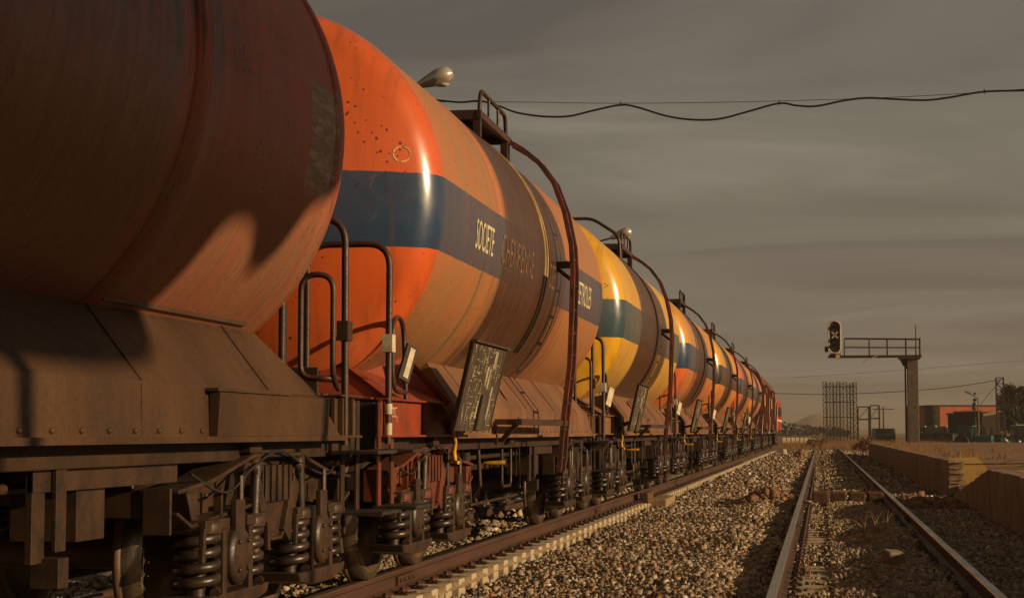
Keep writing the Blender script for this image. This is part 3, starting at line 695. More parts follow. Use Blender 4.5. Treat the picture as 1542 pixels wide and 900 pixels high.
def make_tank_wagon(label, tm, variant):
    t = thing('tank_wagon', label, 'tank wagon', (0,0,0), 0, 'tank wagons of the goods train')
    skm = M['skirt_dark'] if variant in ('dark',) else M['skirt']
    # tank
    mb = MB(); mb.lathe(tank_profile(), (0, 0, ZC), 'y', 96)
    for yy in (Y0T+.02, 3.4, 8.1, Y1T-.02): mb.lathe([(yy-.012, RT), (yy-.006, RT+.0035), (yy+.006, RT+.0035), (yy+.012, RT)], (0,0,ZC), 'y', 96)
    if variant == 'dark': mb.lathe([(8.05, RT), (8.053, RT+.010), (8.35, RT+.010), (8.36, RT)], (0,0,ZC), 'y', 96); mb.lathe([(Y1T-.14, RT), (Y1T-.135, RT+.008), (Y1T-.01, RT+.008), (Y1T, RT)], (0,0,ZC), 'y', 96)
    tank = mb.build('tank', tm, t, fix=False)
    # manway dome
    mb = MB(); mb.lathe([(4.10, .30), (4.32, .30), (4.33, .34), (4.37, .34), (4.39, .28), (4.42, .001)], (0, 5.4, 0), 'z', 24)
    mb.build('manway', M['under'], t, fix=False)
    # straps
    for yy in ((5.75, 5.90) if variant != 'dark' else ()):
        mb = MB(); n = 80; w2 = .022; vs = []
        for i in range(n+1):
            a = -R(128) + R(256)*i/n
            for (dy, rr) in ((-w2, RT+.002), (-w2, RT+.014), (w2, RT+.014), (w2, RT+.002)):
                vs.append((rr*math.sin(a), yy+dy, ZC+rr*math.cos(a)))
        fs = [(i*4+k, i*4+k+1, i*4+k+5, i*4+k+4) for i in range(n) for k in range(3)]
        mb.add(vs, fs)
        for j, i in enumerate(range(n)):
            a = -R(128) + R(256)*(i+.5)/n
            for k in range(3): mb.mi[i*3+k] = 0 if abs(a) < R(97) and variant == 'main' else 1
        mb.build('tank_strap', [M['cream'], M['black']], t, fix=False)
    # skirt: folded plate between tank and solebar
    ya = 2.55 if variant != 'dark' else 0.6
    for q in (1, -1):
        mb = MB()
        sec = [(.92, 1.66), (1.20, 1.30), (1.21, 1.04)]
        a0 = [(q*.92, ya+.25, 1.66), (q*1.20, ya+.05, 1.30), (q*1.21, ya, 1.04)]
        a1 = [(q*.92, 10.42, 1.66), (q*1.20, 10.85, 1.30), (q*1.21, 11.35, 1.04)]
        nseg = 10; vs = []
        for i in range(nseg+1):
            tt = i/nseg
            for k in range(3): vs.append(tuple(Vector(a0[k]).lerp(Vector(a1[k]), tt)))
        for i in range(nseg+1):
            tt = i/nseg
            for k in range(3):
                p = Vector(a0[k]).lerp(Vector(a1[k]), tt); vs.append((p.x - q*.012, p.y, p.z - .004))
        o2 = (nseg+1)*3
        fs = [(i*3+k, i*3+k+1, i*3+k+4, i*3+k+3) for i in range(nseg) for k in range(2)]
        fs += [tuple(j+o2 for j in f)[::-1] for f in fs]
        mb.add(vs, fs)
        # end plates folding in under the tank
        mb.add([a1[0], a1[1], a1[2], (q*.25, 11.35, 1.04), (q*.25, 10.60, 1.32)], [(0,1,4), (1,2,3,4)])
        mb.add([a0[0], a0[1], a0[2], (q*.25, ya, 1.04), (q*.25, ya+.2, 1.36)], [(0,4,1), (1,4,3,2)])
        mb.bar((q*1.225, ya, 1.045), (q*1.225, 11.35, 1.045), .04, .03)
        if variant == 'dark':
            mb.box(q*1.2, q*1.27, 8.9, 10.1, 1.275, 1.290); mb.bar((q*.95, 8.2, 1.67), (q*.95, 10.2, 1.67), .06, .02)
            mb.prism([(1.21, 1.29), (1.262, 1.27), (1.25, 1.06), (1.21, 1.05)], 8.95, 10.9, 'y') if q == 1 else None
        else:
            mb.bar((q*1.04, 5.0, 1.56), (q*1.20, 5.6, 1.18), .03, .03); mb.bar((q*1.06, 5.15, 1.56), (q*1.22, 5.75, 1.18), .03, .03)
        for k in range(int((11.2-ya)/.28)):
            mb.lathe([(0, .013), (q*.010, .011), (q*.012, .001)], (q*1.211, ya+.12+k*.28, 1.085), 'x', 6)
        for yy in (3.4, 6.2, 8.1, 9.9): mb.bar((q*1.207, yy, 1.06), (q*1.200, yy, 1.29), .022, .008, up=(1,0,0)); mb.bar((q*1.200, yy, 1.305), (q*.925, yy, 1.66), .022, .008, up=(1,0,.8))
        mb.build('side_skirt', skm, t)
    # near end saddle under the tank head
    endm = M['red'] if variant == 'main' else skm
    if variant != 'dark':
        for q in (1, -1):
            mb = MB()
            A = (q*.62, 1.02, 1.62); B = (q*1.20, 2.35, 1.30); Cc = (q*1.18, .42, 1.30); D_ = (q*.55, .50, 1.30); E = (q*.95, 1.95, 1.64)
            mb.add([A, B, Cc, D_, E], [(0, 2, 1, 4), (0, 3, 2)])
            mb.bar(A, Cc, .03, .05); mb.bar(E, B, .03, .04)
            mb.build('saddle_plate', endm, t)
    else:
        pass
    # underframe
    mb = MB()
    mb.box(-.22, .22, .35, 11.85, .93, 1.22); mb.box(-1.12, 1.12, .30, .42, .90, 1.28); mb.box(-1.12, 1.12, 11.78, 11.90, .90, 1.28)
    for yy in (2.22, 5.7, 9.9): mb.box(-1.14, 1.14, yy-.10, yy+.10, .97, 1.10)
    for q in (1, -1):
        mb.box(q*1.06, q*1.13, .42, 11.78, 1.04, 1.10); mb.box(q*1.06, q*1.075, .42, 11.78, .93, 1.04)
        mb.box(q*.55, q*.62, 3.2, 9.0, .70, .76)
    for yy in (4.0, 4.5, 7.0, 7.8): mb.bar((.95, yy, 1.05), (.95, yy, .62), .05, .012)
    mb.box(-.9, .9, 4.2, 8.2, 1.0, 1.03)
    mb.build('underframe', M['under'], t, bevel=.006)
    # sloped end platforms
    for (e, mt) in ((0, endm), (1, skm)):
        mb = MB()
        for q in (1, -1):
            if e == 0: poly = [(.34, 1.045), (2.55, 1.045), (2.60, 1.10), (2.05, 1.295), (.34, 1.300)]
            else: poly = [(11.86, 1.045), (11.36, 1.045), (11.36, 1.290), (11.80, 1.300), (11.86, 1.27)]
            mb.prism(poly, q*1.135, q*1.165)
            mb.bar((q*1.165, poly[1][0], 1.052), (q*1.165, poly[0][0], 1.052), .09, .016)
            if e == 0:
                mb.bar((q*1.175, 2.06, 1.30), (q*1.175, 2.60, 1.11), .10, .02); mb.bar((q*1.165, .34, 1.302), (q*1.165, 2.06, 1.302), .09, .014)
            else: mb.bar((q*1.165, 11.36, 1.302), (q*1.165, 11.86, 1.302), .09, .014)
            for k in range(2):
                yy = (.42, 1.6)[k] if e == 0 else (11.42, 11.66)[k]; mb.box(q*1.165, q*1.20, yy, yy+.02, 1.05, 1.29)
        ya_, yb_ = (.32, 1.2) if e == 0 else (11.2, 11.87)
        mb.box(-1.10, 1.10, ya_, yb_, 1.30, 1.315)
        mb.build('end_platform', mt, t, bevel=.005)
    # buffers, hook
    for (yy, s) in ((.30, -1), (11.90, 1)):
        for q in (-1, 1):
            mb = MB(); mb.lathe([(0, .10), (s*.14, .10), (s*.14, .075), (s*.24, .075), (s*.24, .20), (s*.265, .215), (s*.285, .19), (s*.292, .001)], (q*.875, yy, 1.06), 'y', 24)
            mb.build('buffer', M['under'], t, fix=False)
        mb = MB(); mb.bar((0, yy, 1.03), (0, yy+s*.22, 1.02), .06, .10); mb.tube([(0, yy+s*.2, 1.03), (0, yy+s*.29, .98), (0, yy+s*.27, .90), (0, yy+s*.18, .88)], .026, 8)
        mb.tube(rounded([(.35, yy, .98), (.35, yy+s*.2, .80), (.30, yy+s*.29, .70)], .1), .028, 8)
        mb.build('coupling', M['black'], t)
    # walkway
    mb = MB()
    mb.box(-.95, .95, 4.95, 6.45, 4.075, 4.105)
    mb.bar((.95, 4.92, 4.06), (.95, 6.62, 4.06), .05, .07); mb.bar((-.95, 4.92, 4.06), (-.95, 6.62, 4.06), .05, .07)
    for yy in (4.95, 6.45): mb.bar((-.97, yy, 4.05), (.97, yy, 4.05), .05, .08)
    wk = mb.build('walkway', M['rail_rust'], t, bevel=.004)
    mb = MB()
    for yy in (4.97, 6.43):
        for q in (-1, 1): mb.bar((q*.93, yy, 4.05), (q*.93, yy, 3.84), .07, .07)
    mb.bar((.93, 6.56, 4.05), (.93, 6.56, 3.80), .07, .06)
    mb.build_each('walkway_leg', M['rail_rust'], wk)
    for q in (1, -1):
        mb = MB(); rp = rounded([(q*.95, 4.97, 4.10), (q*.95, 5.02, 4.30), (q*.95, 6.36, 4.29), (q*.95, 6.40, 4.10)], .09)
        mb.tube(rp, .021, 8)
        zt = 4.28
        for yy in (5.45, 5.95): mb.tube([(q*.95, yy, 4.10), (q*.95, yy, 4.29)], .015, 6)
        o = mb.build('guard_rail', M['rail_rust'], t); o.parent = wk
    if variant == 'lamp':
        mb = MB(); mb.tube(rounded([(-.95, 4.8, 3.84), (-.93, 4.8, 4.2), (-.5, 4.8, 4.50), (.5, 4.8, 4.50), (.93, 4.8, 4.22), (.95, 4.8, 3.84)], .12), .026, 8)
        mb.tube([(.18, 4.8, 4.15), (.18, 4.8, 4.5)], .03, 8); mb.tube([(-.5, 4.8, 4.15), (-.5, 4.8, 4.5)], .03, 8)
        o = mb.build('cross_rail', M['rail_rust'], t); o.parent = wk
    # ladder arching down the side
    lady = 6.56 if variant != 'dark' else 3.2
    base = [(.95, 4.06), (1.10, 3.97), (1.26, 3.84), (1.42, 3.62), (1.53, 3.32), (1.60, 2.98), (1.615, 2.70), (1.60, 2.2), (1.58, 1.75), (1.52, 1.25), (1.47, .68)]
    lad = None
    for dy in (lady, lady+.3):
        mb = MB(); pts = [(a, dy, b) for a, b in base]
        for p, q_ in zip(pts, pts[1:]): mb.bar(p, q_, .045, .065, up=(0, 1, 0))
        o = mb.build('ladder_stringer', M['ladder_rust'] if variant != 'dark' else M['rail_rust'], t)
        if lad is None: lad = o
    mb = MB(); acc = 0
    for (a, b), (c, d) in zip(base, base[1:]):
        seg = math.hypot(c-a, d-b); k = max(1, round(seg/.28))
        for i in range(k):
            tt = (i+.5)/k; mb.tube([(a+(c-a)*tt, lady, b+(d-b)*tt), (a+(c-a)*tt, lady+.3, b+(d-b)*tt)], .013, 6)
    mb.build_each('ladder_rung', M['rail_rust'], t)
    mb = MB(); mb.bar((1.40, lady+.06, 2.78), (1.62, lady+.06, 2.78), .05, .07); mb.bar((1.40, lady+.06, 2.78), (1.60, lady+.06, 2.62), .03, .04)
    mb.build('ladder_bracket', M['rail_rust'], t); mb = MB()
    mb.bar((1.20, lady+.04, 1.18), (1.53, lady+.04, 1.18), .05, .05)
    mb.bar((1.46, lady-2.4, 1.17), (1.50, lady+.34, 1.17), .05, .055); mb.bar((1.24, lady-2.36, 1.17), (1.46, lady-2.36, 1.17), .05, .05); mb.bar((1.24, lady-2.36, 1.17), (1.24, lady-2.3, .98), .03, .04); mb.bar((1.44, lady-2.3, 1.17), (1.28, lady-2.26, 1.0), .03, .04)
    mb.build('side_step_bar', M['rail_rust'], t)
    # end handrails
    def rail_u(p, nm='handrail', r=.023, m=None):
        mb = MB(); mb.tube(rounded(p, .16, 6), r, 8); return mb.build(nm, m or M['rail_rust'], t)
    for q in (1, -1):
        rail_u([(q*1.20, .38, 1.0), (q*1.20, .40, 2.36), (q*.62, .40, 2.36), (q*.62, .40, 1.30)])
        rail_u([(q*1.20, 11.46, 1.0), (q*1.20, 11.44, 2.40), (q*.80, 11.44, 2.40), (q*.80, 11.44, 1.30)])
        rail_u([(q*1.19, .95, 1.30), (q*1.17, .95, 1.88), (q*1.17, .62, 1.88), (q*1.17, .62, 1.36), (q*1.19, .95, 1.36)], r=.018)
        rail_u([(q*1.22, 11.20, 1.40), (q*1.19, 11.10, 1.40), (q*1.02, 11.10, 1.40), (q*1.02, 11.10, 2.02), (q*1.22, 11.10, 2.02), (q*1.22, 11.10, 1.40), (q*1.20, 11.3, 1.34)], r=.018)
    mb = MB(); mb.box(1.165, 1.235, .34, .44, 1.62, 1.74); mb.build('handrail_clamp', M['white'], t)
    mb = MB(); mb.box(1.165, 1.235, 11.38, 11.50, 1.64, 1.76); mb.tube([(.55, 11.3, 1.3), (.55, 11.3, 2.2)], .02, 8); mb.build_each('handrail_clamp', M['under'], t)
    # brake wheel pole with cap
    mb = MB(); mb.tube([(.42, .5, 1.30), (.42, .5, 1.95)], .03, 8); mb.tube([(.42, .5, 1.30), (.42, .5, 1.42)], .05, 8); mb.build('brake_column', M['under'], t)
    mb = MB(); mb.box(.30, .72, .34, .36, 1.32, 1.52); mb.build('end_box', M['under'], t, bevel=.01)
    # steps
    for (ys, s) in ((.26, 1), (11.94, -1)):
        for q in (1, -1):
            mb = MB()
            mb.obox((q*1.26, ys+s*.22, .955), (.30, .50, .022), (0, 0, 0)); mb.obox((q*1.28, ys+s*.20, .58), (.30, .46, .022), (0, 0, 0))
            mb.build_each('step_board', M['step'], t, bevel=.004)
            mb = MB(); mb.bar((q*1.16, ys+s*.03, 1.28), (q*1.16, ys+s*.03, .58), .012, .085, up=(0,1,0)); mb.bar((q*1.16, ys+s*.38, 1.05), (q*1.16, ys+s*.40, .58), .012, .085, up=(0,1,0))
            mb.bar((q*1.16, ys+s*.03, .58), (q*1.42, ys+s*.03, .57), .07, .012); mb.bar((q*1.16, ys+s*.40, .58), (q*1.42, ys+s*.40, .57), .07, .012)
            mb.build('step_hanger', M['bogie_red'] if variant == 'main' and s == 1 else M['under'], t)
    # brake gear slung between the bogies
    mb = MB()
    mb.lathe([(-.32, .001), (-.30, .16), (-.26, .19), (.22, .19), (.26, .12), (.34, .10), (.34, .001)], (.42, 5.2, .74), 'y', 20)
    mb.build('brake_cylinder', M['bogie'], t, fix=False)
    mb = MB(); mb.lathe([(-.62, .001), (-.58, .14), (-.5, .18), (.5, .18), (.58, .14), (.62, .001)], (-.1, 7.1, .72), 'y', 20); mb.build('air_reservoir', M['under'], t, fix=False)
    mb = MB()
    mb.tube([(1.02, 4.55, .95), (1.04, 4.55, .60), (.9, 4.7, .45)], .02, 8); mb.tube([(.85, 4.2, .40), (.95, 6.9, .43)], .016, 8); mb.tube([(.9, 2.8, .84), (.9, 9.2, .86)], .022, 8)
    mb.tube(rounded([(1.0, 5.9, 1.0), (1.0, 5.9, .55), (1.0, 6.4, .55), (1.0, 6.4, .95)], .08), .016, 6); mb.bar((1.0, 6.9, 1.0), (1.0, 6.95, .5), .05, .02); mb.bar((.8, 4.9, .98), (.8, 4.9, .5), .06, .03)
    mb.box(.7, 1.0, 7.9, 8.2, .62, .92); mb.box(.85, 1.02, 4.0, 4.18, .68, .9); mb.lathe([(0, .1), (.05, .1), (.05, .001)], (.74, 7.3, .82), 'x', 14)
    mb.bar((1.02, 7.4, .90), (1.02, 9.0, .90), .03, .12)
    mb.box(1.0, 1.03, 7.40, 7.52, .56, 1.04); mb.box(1.04, 1.06, 7.56, 7.66, .60, 1.04); mb.box(.98, 1.10, 7.50, 7.60, .46, .58)
    mb.build('brake_rigging', M['bogie'], t, bevel=.003)
    mb = MB(); mb.tube([(1.06, 4.62, .80), (1.12, 4.62, .80), (1.25, 4.66, .805)], .03, 10, rads=[.010, .019, .021]); mb.build('brake_handle', M['yellow'], t)
    mb = MB(); mb.tube([(1.20, 2.52, 1.12), (1.22, 2.56, 1.0), (1.20, 2.58, .92), (1.22, 2.56, .84)], .02, 8, rads=[.020, .014, .022, .014]); mb.tube([(1.16, 2.60, .85), (1.25, 2.53, .84)], .015, 8); mb.build('yellow_hook', M['yellow'], t)
    # slanted information board with card pockets
    if variant != 'dark':
        bd = bpy.data.objects.new('information_board', None)
        mb = MB(); mb.box(-.030, 0.0, -.70, .70, -.34, .34)
        mb.bar((.002, -.70, -.34), (.002, -.70, .34), .02, .012); mb.bar((.002, .70, -.34), (.002, .70, .34), .02, .012); mb.bar((.004, -.71, .345), (.004, .71, .345), .045, .018, up=(0,0,1))
        mb.box(.0, .022, .02, .30, -.33, -.05)
        for sy in (-.45, .45): mb.bar((-.02, sy, -.2), (-.22, sy, -.3), .03, .03)
        bd = mb.build('information_board', M['board'], t); bd.location = (1.50, 2.20, 1.42); bd.rotation_euler = (0, R(13), 0)
        mb = MB(); rr = random.Random(5)
        for k in range(190):
            yy = rr.uniform(-.66, .60); zz = rr.uniform(-.31, .31)
            if -.03 < yy < .31 and zz < -.02: continue
            if rr.random() < .45: mb.box(.003, .0045, yy, yy+rr.uniform(.008, .02), zz, min(.32, zz+rr.uniform(.02, .08)))
            else: mb.box(.003, .0045, yy, min(.68, yy+rr.uniform(.04, .12)), zz, zz+rr.uniform(.003, .006))
        mb.build('chalk_lines', M['chalk'], t).parent = bd; 
        mb = MB()
        for (a, b, c, d) in ((.04, .11, .02, .17), (.15, .22, .0, .15), (.26, .36, .16, .30), (-.08, -.02, -.24, -.10), (.38, .44, -.25, .02), (-.30, -.24, .10, .12)): mb.box(.003, .0048, a, b, c, d)
        mb.build_each('card', M['card'], bd)
        # small label holder hanging on the end rail
        mb = MB(); mb.obox((1.24, .78, 1.56), (.02, .11, .26), (R(-22), 0, R(-30))); mb.build('label_holder', M['white'] if variant != 'main' else M['black'], t)
    if variant == 'main':
        mb = MB(); mb.obox((1.253, .775, 1.56), (.004, .05, .22), (R(-22), 0, R(-30))); mb.build('paper_label', M['white'], t)
        lettering(t, 'SOCIETE', 2.25, .76, 2.75, .235, M['letter'])
        lettering(t, 'CHERIFIENNE', 3.40, 1.70, 2.755, .25, M['letter_dim'])
        lettering(t, 'DES', 6.1, .38, 2.755, .25, M['letter_dim'])
        lettering(t, 'PETROLES', 8.2, 1.15, 2.755, .25, M['letter'])
        # chalk ring on the tank head
        mb = MB(); n = 30; cx_, cz_ = 1.20, 3.03
        def headpt(x, z):
            r = math.hypot(x, z-ZC); pr = sorted([(rr2, yy2) for yy2, rr2 in tank_profile() if yy2 <= Y0T])
            yv = np.interp(r, [p[0] for p in pr], [p[1] for p in pr]); return (x, yv-.004, z)
        vs = []
        for k in range(n):
            a = 2*PI*k/n
            for rr2 in (.050, .060): vs.append(headpt(cx_+rr2*math.cos(a), cz_+rr2*math.sin(a)))
        mb.add(vs, [(2*k, 2*k+1, (2*k+3) % (2*n), (2*k+2) % (2*n)) for k in range(n) if k % 7])
        mb.build('painted_ring', M['cream'], t, fix=False)
        # white bands on handrail post, stencil on the red frame
        mb = MB()
        for (z0, z1) in ((1.06, 1.14), (1.20, 1.27)): mb.tube([(1.20, .383, z0), (1.20, .386, z1)], .0265, 10)
        mb.build_each('white_band', M['white'], t)
        me_o = None
        mb = MB(); 
        for (a, b, c, d) in ((.62, .78, 1.245, 1.250), (.62, .78, 1.185, 1.190), (.62, .625, 1.185, 1.25), (.66, .665, 1.20, 1.24), (.70, .705, 1.20, 1.24), (.735, .74, 1.20, 1.24), (.66, .70, 1.237, 1.242), (.70, .74, 1.198, 1.203), (.775, .78, 1.15, 1.19)):
            mb.box(1.1655, 1.1675, a, b, c, d)
        mb.build('stencil_mark', M['letter'], t)
    elif variant == 'lamp':
        pass
    make_bogie(t, 2.225, red=(variant == 'main')); make_bogie(t, 10.325)
    return t

ORANGE = (0.74, 0.120, 0.018); NAVY = (0.012, 0.045, 0.105)
tm1 = tank_mat('dark_red_soiled_tank_paint', (0.50, 0.055, 0.020), None, patch=True, dust=(0.34, 0.125, 0.052), stain=(0.135, 0.022, 0.012), dust_amt=0.32, seed=3.1, head_rough=.42, stain_c=7.0, stain_w=1.7)
tm2 = tank_mat('orange_tank_paint_navy_stripe', ORANGE, NAVY, seed=0.0)
tm3 = tank_mat('yellow_tank_paint_teal_stripe', (0.82, 0.43, 0.012), (0.024, 0.065, 0.085), dust=(0.50, 0.28, 0.085), dust_amt=.55, seed=7.7)
tm4 = tank_mat('amber_tank_paint_navy_stripe', (0.80, 0.33, 0.02), NAVY, lower=(0.78, 0.14, 0.03), dust=(0.44, 0.22, 0.085), dust_amt=.55, seed=15.2)
tm5 = tank_mat('yellow_tank_paint_black_stripe', (0.82, 0.42, 0.02), (0.012, 0.016, 0.018), lower=(0.78, 0.22, 0.03), dust=(0.46, 0.24, 0.085), dust_amt=.5, seed=22.9)
tm6 = tank_mat('vermilion_tank_paint_navy_stripe', (0.80, 0.11, 0.03), (0.015, 0.032, 0.045), dust=(0.38, 0.17, 0.09), seed=31.3)
tm7 = tank_mat('light_amber_tank_paint_navy_stripe', (0.80, 0.30, 0.03), (0.03, 0.045, 0.05), dust=(0.38, 0.17, 0.09), seed=41.0)
TX, P0, PITCH = -4.0825, 11.45, 12.2
w1 = make_tank_wagon('nearest tank wagon, dark red and soiled brown, cut off by the left edge', tm1, 'dark'); w1.location = (TX, P0-PITCH, 0)
w2 = make_tank_wagon('bright orange tank wagon with navy stripe lettered SOCIETE and red end frame', tm2, 'main'); w2.location = (TX, P0, 0)
w3 = make_tank_wagon('yellow tank wagon with teal stripe and a tall rail on its walkway', tm3, 'lamp'); w3.location = (TX, P0+PITCH, 0)
w4 = make_tank_wagon('amber over orange tank wagon, directly behind the yellow one with teal stripe', tm4, 'plain'); w4.location = (TX, P0+2*PITCH, 0)
def clone_wagon(src, k, label, tm):
    c = copy_tree(src); c['label'] = label; c.location = (TX, P0+k*PITCH, 0)
    for o in list(C.objects):
        if o.parent == c and o.name.startswith('tank.'):
            o.data = o.data.copy(); o.data.materials[0] = tm
    return c
w5 = clone_wagon(w4, 3, 'yellow tank wagon with near black stripe, fifth along the train', tm5)
w6 = clone_wagon(w4, 4, 'vermilion tank wagon, second from last before the brown covered wagons', tm6)
w7 = clone_wagon(w4, 5, 'small distant amber tank wagon, last before the brown covered wagons', tm7)

# ------------------------------------------------------------------ covered wagons and locomotive
def covered_wagon(k, label):
    t = thing('covered_wagon', label, 'covered wagon', (TX, P0+k*PITCH, 0), 0, 'brown covered wagons ahead of the tanks')
    sec = [(-1.32, 1.15), (-1.34, 3.35)] + [(-1.34*math.copysign(abs(math.cos(a))**.7, math.cos(a)), 3.35+.88*math.sin(a)) for a in [PI*i/14 for i in range(1, 14)]] + [(1.34, 3.35), (1.32, 1.15)]
    mb = MB(); mb.prism(sec, .45, 11.75, 'y'); mb.build('body', M['brown_wagon'], t)
    mb = MB()
    for i in range(9):
        yy = .5 + i*1.38
        for q in (-1, 1): mb.box(q*1.33, q*1.40, yy, yy+.10, 1.15, 3.38)
    mb.build_each('body_rib', M['brown_wagon'], t)
    for q in (-1, 1):
        mb = MB(); mb.box(q*1.35, q*1.43, 4.8, 7.3, 1.2, 3.3); d = mb.build('door', M['brown_wagon'], t, bevel=.01)
        mb = MB(); mb.bar((q*1.45, 4.6, 1.18), (q*1.45, 9.5, 1.18), .05, .08); mb.bar((q*1.45, 4.6, 3.36), (q*1.45, 9.5, 3.36), .05, .08); mb.bar((q*1.46, 4.95, 1.5), (q*1.46, 4.95, 3.0), .03, .05); o = mb.build('door_runner', M['black'], t); o.parent = d
    mb = MB(); mb.box(1.402, 1.415, 3.2, 4.5, 2.35, 2.9); mb.build('yellow_plate', M['yellow'], t)
    mb = MB(); mb.box(-1.3, 1.3, .35, 11.85, .98, 1.149); mb.box(-.25, .25, .35, 11.85, .7, .98); mb.build('underframe', M['under'], t)
    mb = MB(); mb.tube([(1.36, .46, 1.0), (1.42, .46, 1.9)], .02, 6); mb.tube([(1.36, 11.7, 1.0), (1.42, 11.7, 2.9)], .02, 6); mb.build_each('handrail', M['white'], t)
    make_bogie(t, 2.2); make_bogie(t, 10.0)
    return t
covered_wagon(6, 'brown covered wagon with arched roof, next to the last tank wagon')
covered_wagon(7, 'brown covered wagon coupled right behind the red locomotive')
def loco():
    t = thing('locomotive', 'red diesel locomotive far off at the head of the train', 'locomotive', (TX, P0+8*PITCH, 0))
    sec = [(-1.40, 1.20), (-1.42, 2.9)] + [(-1.42*math.cos(a) , 2.9+.75*math.sin(a)) for a in [PI*i/12 for i in range(1, 12)]] + [(1.42, 2.9), (1.40, 1.20)]
    mb = MB(); mb.prism(sec, .5, 16.5, 'y'); mb.build('body', M['loco_red'], t, bevel=.05)
    mb = MB(); mb.box(1.41, 1.44, .7, 16.2, 1.75, 1.88); mb.box(1.405, 1.425, .7, 2.2, 2.95, 3.02); mb.box(-.8, .8, .46, .51, 3.2, 3.28); mb.build('white_stripe', M['white'], t)
    mb = MB()
    for yy in (.9, 14.6): mb.box(1.41, 1.435, yy, yy+1.0, 2.05, 2.75)
    for q in (-1, 1): mb.box(q*.2, q*1.1, .47, .51, 2.25, 2.95)
    mb.build_each('cab_window', M['glass'], t)
    mb = MB()
    for i in range(8): mb.box(1.415, 1.435, 3.6+i*1.3, 4.5+i*1.3, 2.1, 2.7)
    mb.build_each('side_grille', M['black'], t)
    mb = MB(); mb.box(-1.38, 1.38, .4, 16.6, .95, 1.199); mb.box(-1.2, 1.2, 6.2, 10.8, .45, .95); mb.box(-1.3, 1.3, .35, .45, .35, 1.0); mb.build('underframe', M['black'], t)
    for q in (-1, 1):
        mb = MB(); mb.lathe([(.03, .13), (-.03, .14), (-.04, .11), (-.02, .001)], (q*.95, .46, 1.6), 'y', 16); mb.build('headlight', M['lens'], t, fix=False)
        mb = MB(); mb.tube([(q*1.42, 2.3, 1.1), (q*1.48, 2.3, 2.7)], .025, 6); mb.tube([(q*1.42, .6, 1.1), (q*1.48, .6, 2.7)], .025, 6); mb.build_each('handrail', M['white'], t)
    make_bogie(t, 3.2, 2.4); make_bogie(t, 13.6, 2.4)
loco()

# ------------------------------------------------------------------ platform
def pave_mat():
    s = Mt('worn_platform_paving')
    sep = s.n('ShaderNodeSeparateXYZ'); s.l(s.tc.outputs['Object'], sep.inputs[0]); x, y, z = sep.outputs
    br = s.n('ShaderNodeTexBrick', inp={'Scale': 1.0, 'Mortar Size': 0.035, 'Brick Width': 1.3, 'Row Height': 0.9})
    mp = s.n('ShaderNodeMapping'); mp.inputs['Rotation'].default_value = (0, 0, R(24)); s.l(s.tc.outputs['Object'], mp.inputs[0]); s.l(mp.outputs[0], br.inputs['Vector'])
    a = s.noise(0.5, 6, 0.65); b = s.noise(14, 5, 0.7)
    col = s.mix(s.rng(a, 0.35, 0.65), (0.36, 0.215, 0.135), (0.27, 0.155, 0.098)); col = s.mix(s.rng(b, 0.45, 0.65, 0, 0.4), col, (0.17, 0.10, 0.065))
    col = s.mix(s.math('MULTIPLY', br.outputs['Fac'], 0.85), col, (0.07, 0.042, 0.028))
    # ochre edging laid beside the ramp
    d = s.math('ABSOLUTE', s.math('SUBTRACT', x, 3.2))
    och = s.math('MULTIPLY', s.math('LESS_THAN', s.math('ADD', d, s.math('MULTIPLY', s.math('SUBTRACT', b, .5), .2)), .30), s.math('LESS_THAN', y, 42.5))
    col = s.mix(och, col, s.mix(s.rng(b, 0.35, 0.65), (0.62, 0.36, 0.10), (0.45, 0.25, 0.08)))
    s.set(color=col, rough=0.9, spec=0.15); s.bump(b, 0.5, 0.015); return s.m
M['pave'] = pave_mat()
W1Y, W2A, W2B = 37.5, 28.3, 35.6
def plat_z(x, y):
    a = max(0, min(1, (7.0-x)/4.3)); b = 0 if y < W2A else ((y-W2A)/(W2B-W2A) if y < W2B else (1 if y <= W1Y-1.5 else max(0, 1-(y-W1Y+1.5)/6.0)))
    return 0.5 - 0.64*a*b
xs = [2.7 + i*.36 for i in range(13)] + [8, 10, 14, 20, 30, 45, 70, 100]
ys = [-14, 0, 14, 22, 26, W2A] + [W2A + (W2B-W2A)*i/8 for i in range(1, 9)] + [36.0, 37, 38, 39, 40, 41, 42, 46, 55, 65, 80, 98, 104]
mb = MB(); nx = len(xs); mb.add([(x, y, plat_z(x, y)) for y in ys for x in xs], [(j*nx+i, j*nx+i+1, (j+1)*nx+i+1, (j+1)*nx+i) for j in range(len(ys)-1) for i in range(nx-1)])
tag(mb.build('pavement', M['pave'], fix=False), kind='structure')
M['wallc'] = grime('stained_platform_concrete', (0.36, 0.275, 0.195), (0.24, 0.175, 0.12), 0.95, 2.2, spots=(0.08, 0.055, 0.038), spot_amt=0.8, stretch=(1, 1, .8), spec=0.15, bump=0.5)
M['wall_edge'] = grime('broken_pale_concrete', (0.60, 0.47, 0.30), (0.30, 0.20, 0.12), 0.95, 9, spots=(0.07, 0.045, 0.03), spot_amt=0.7, spec=0.15, bump=1.0)
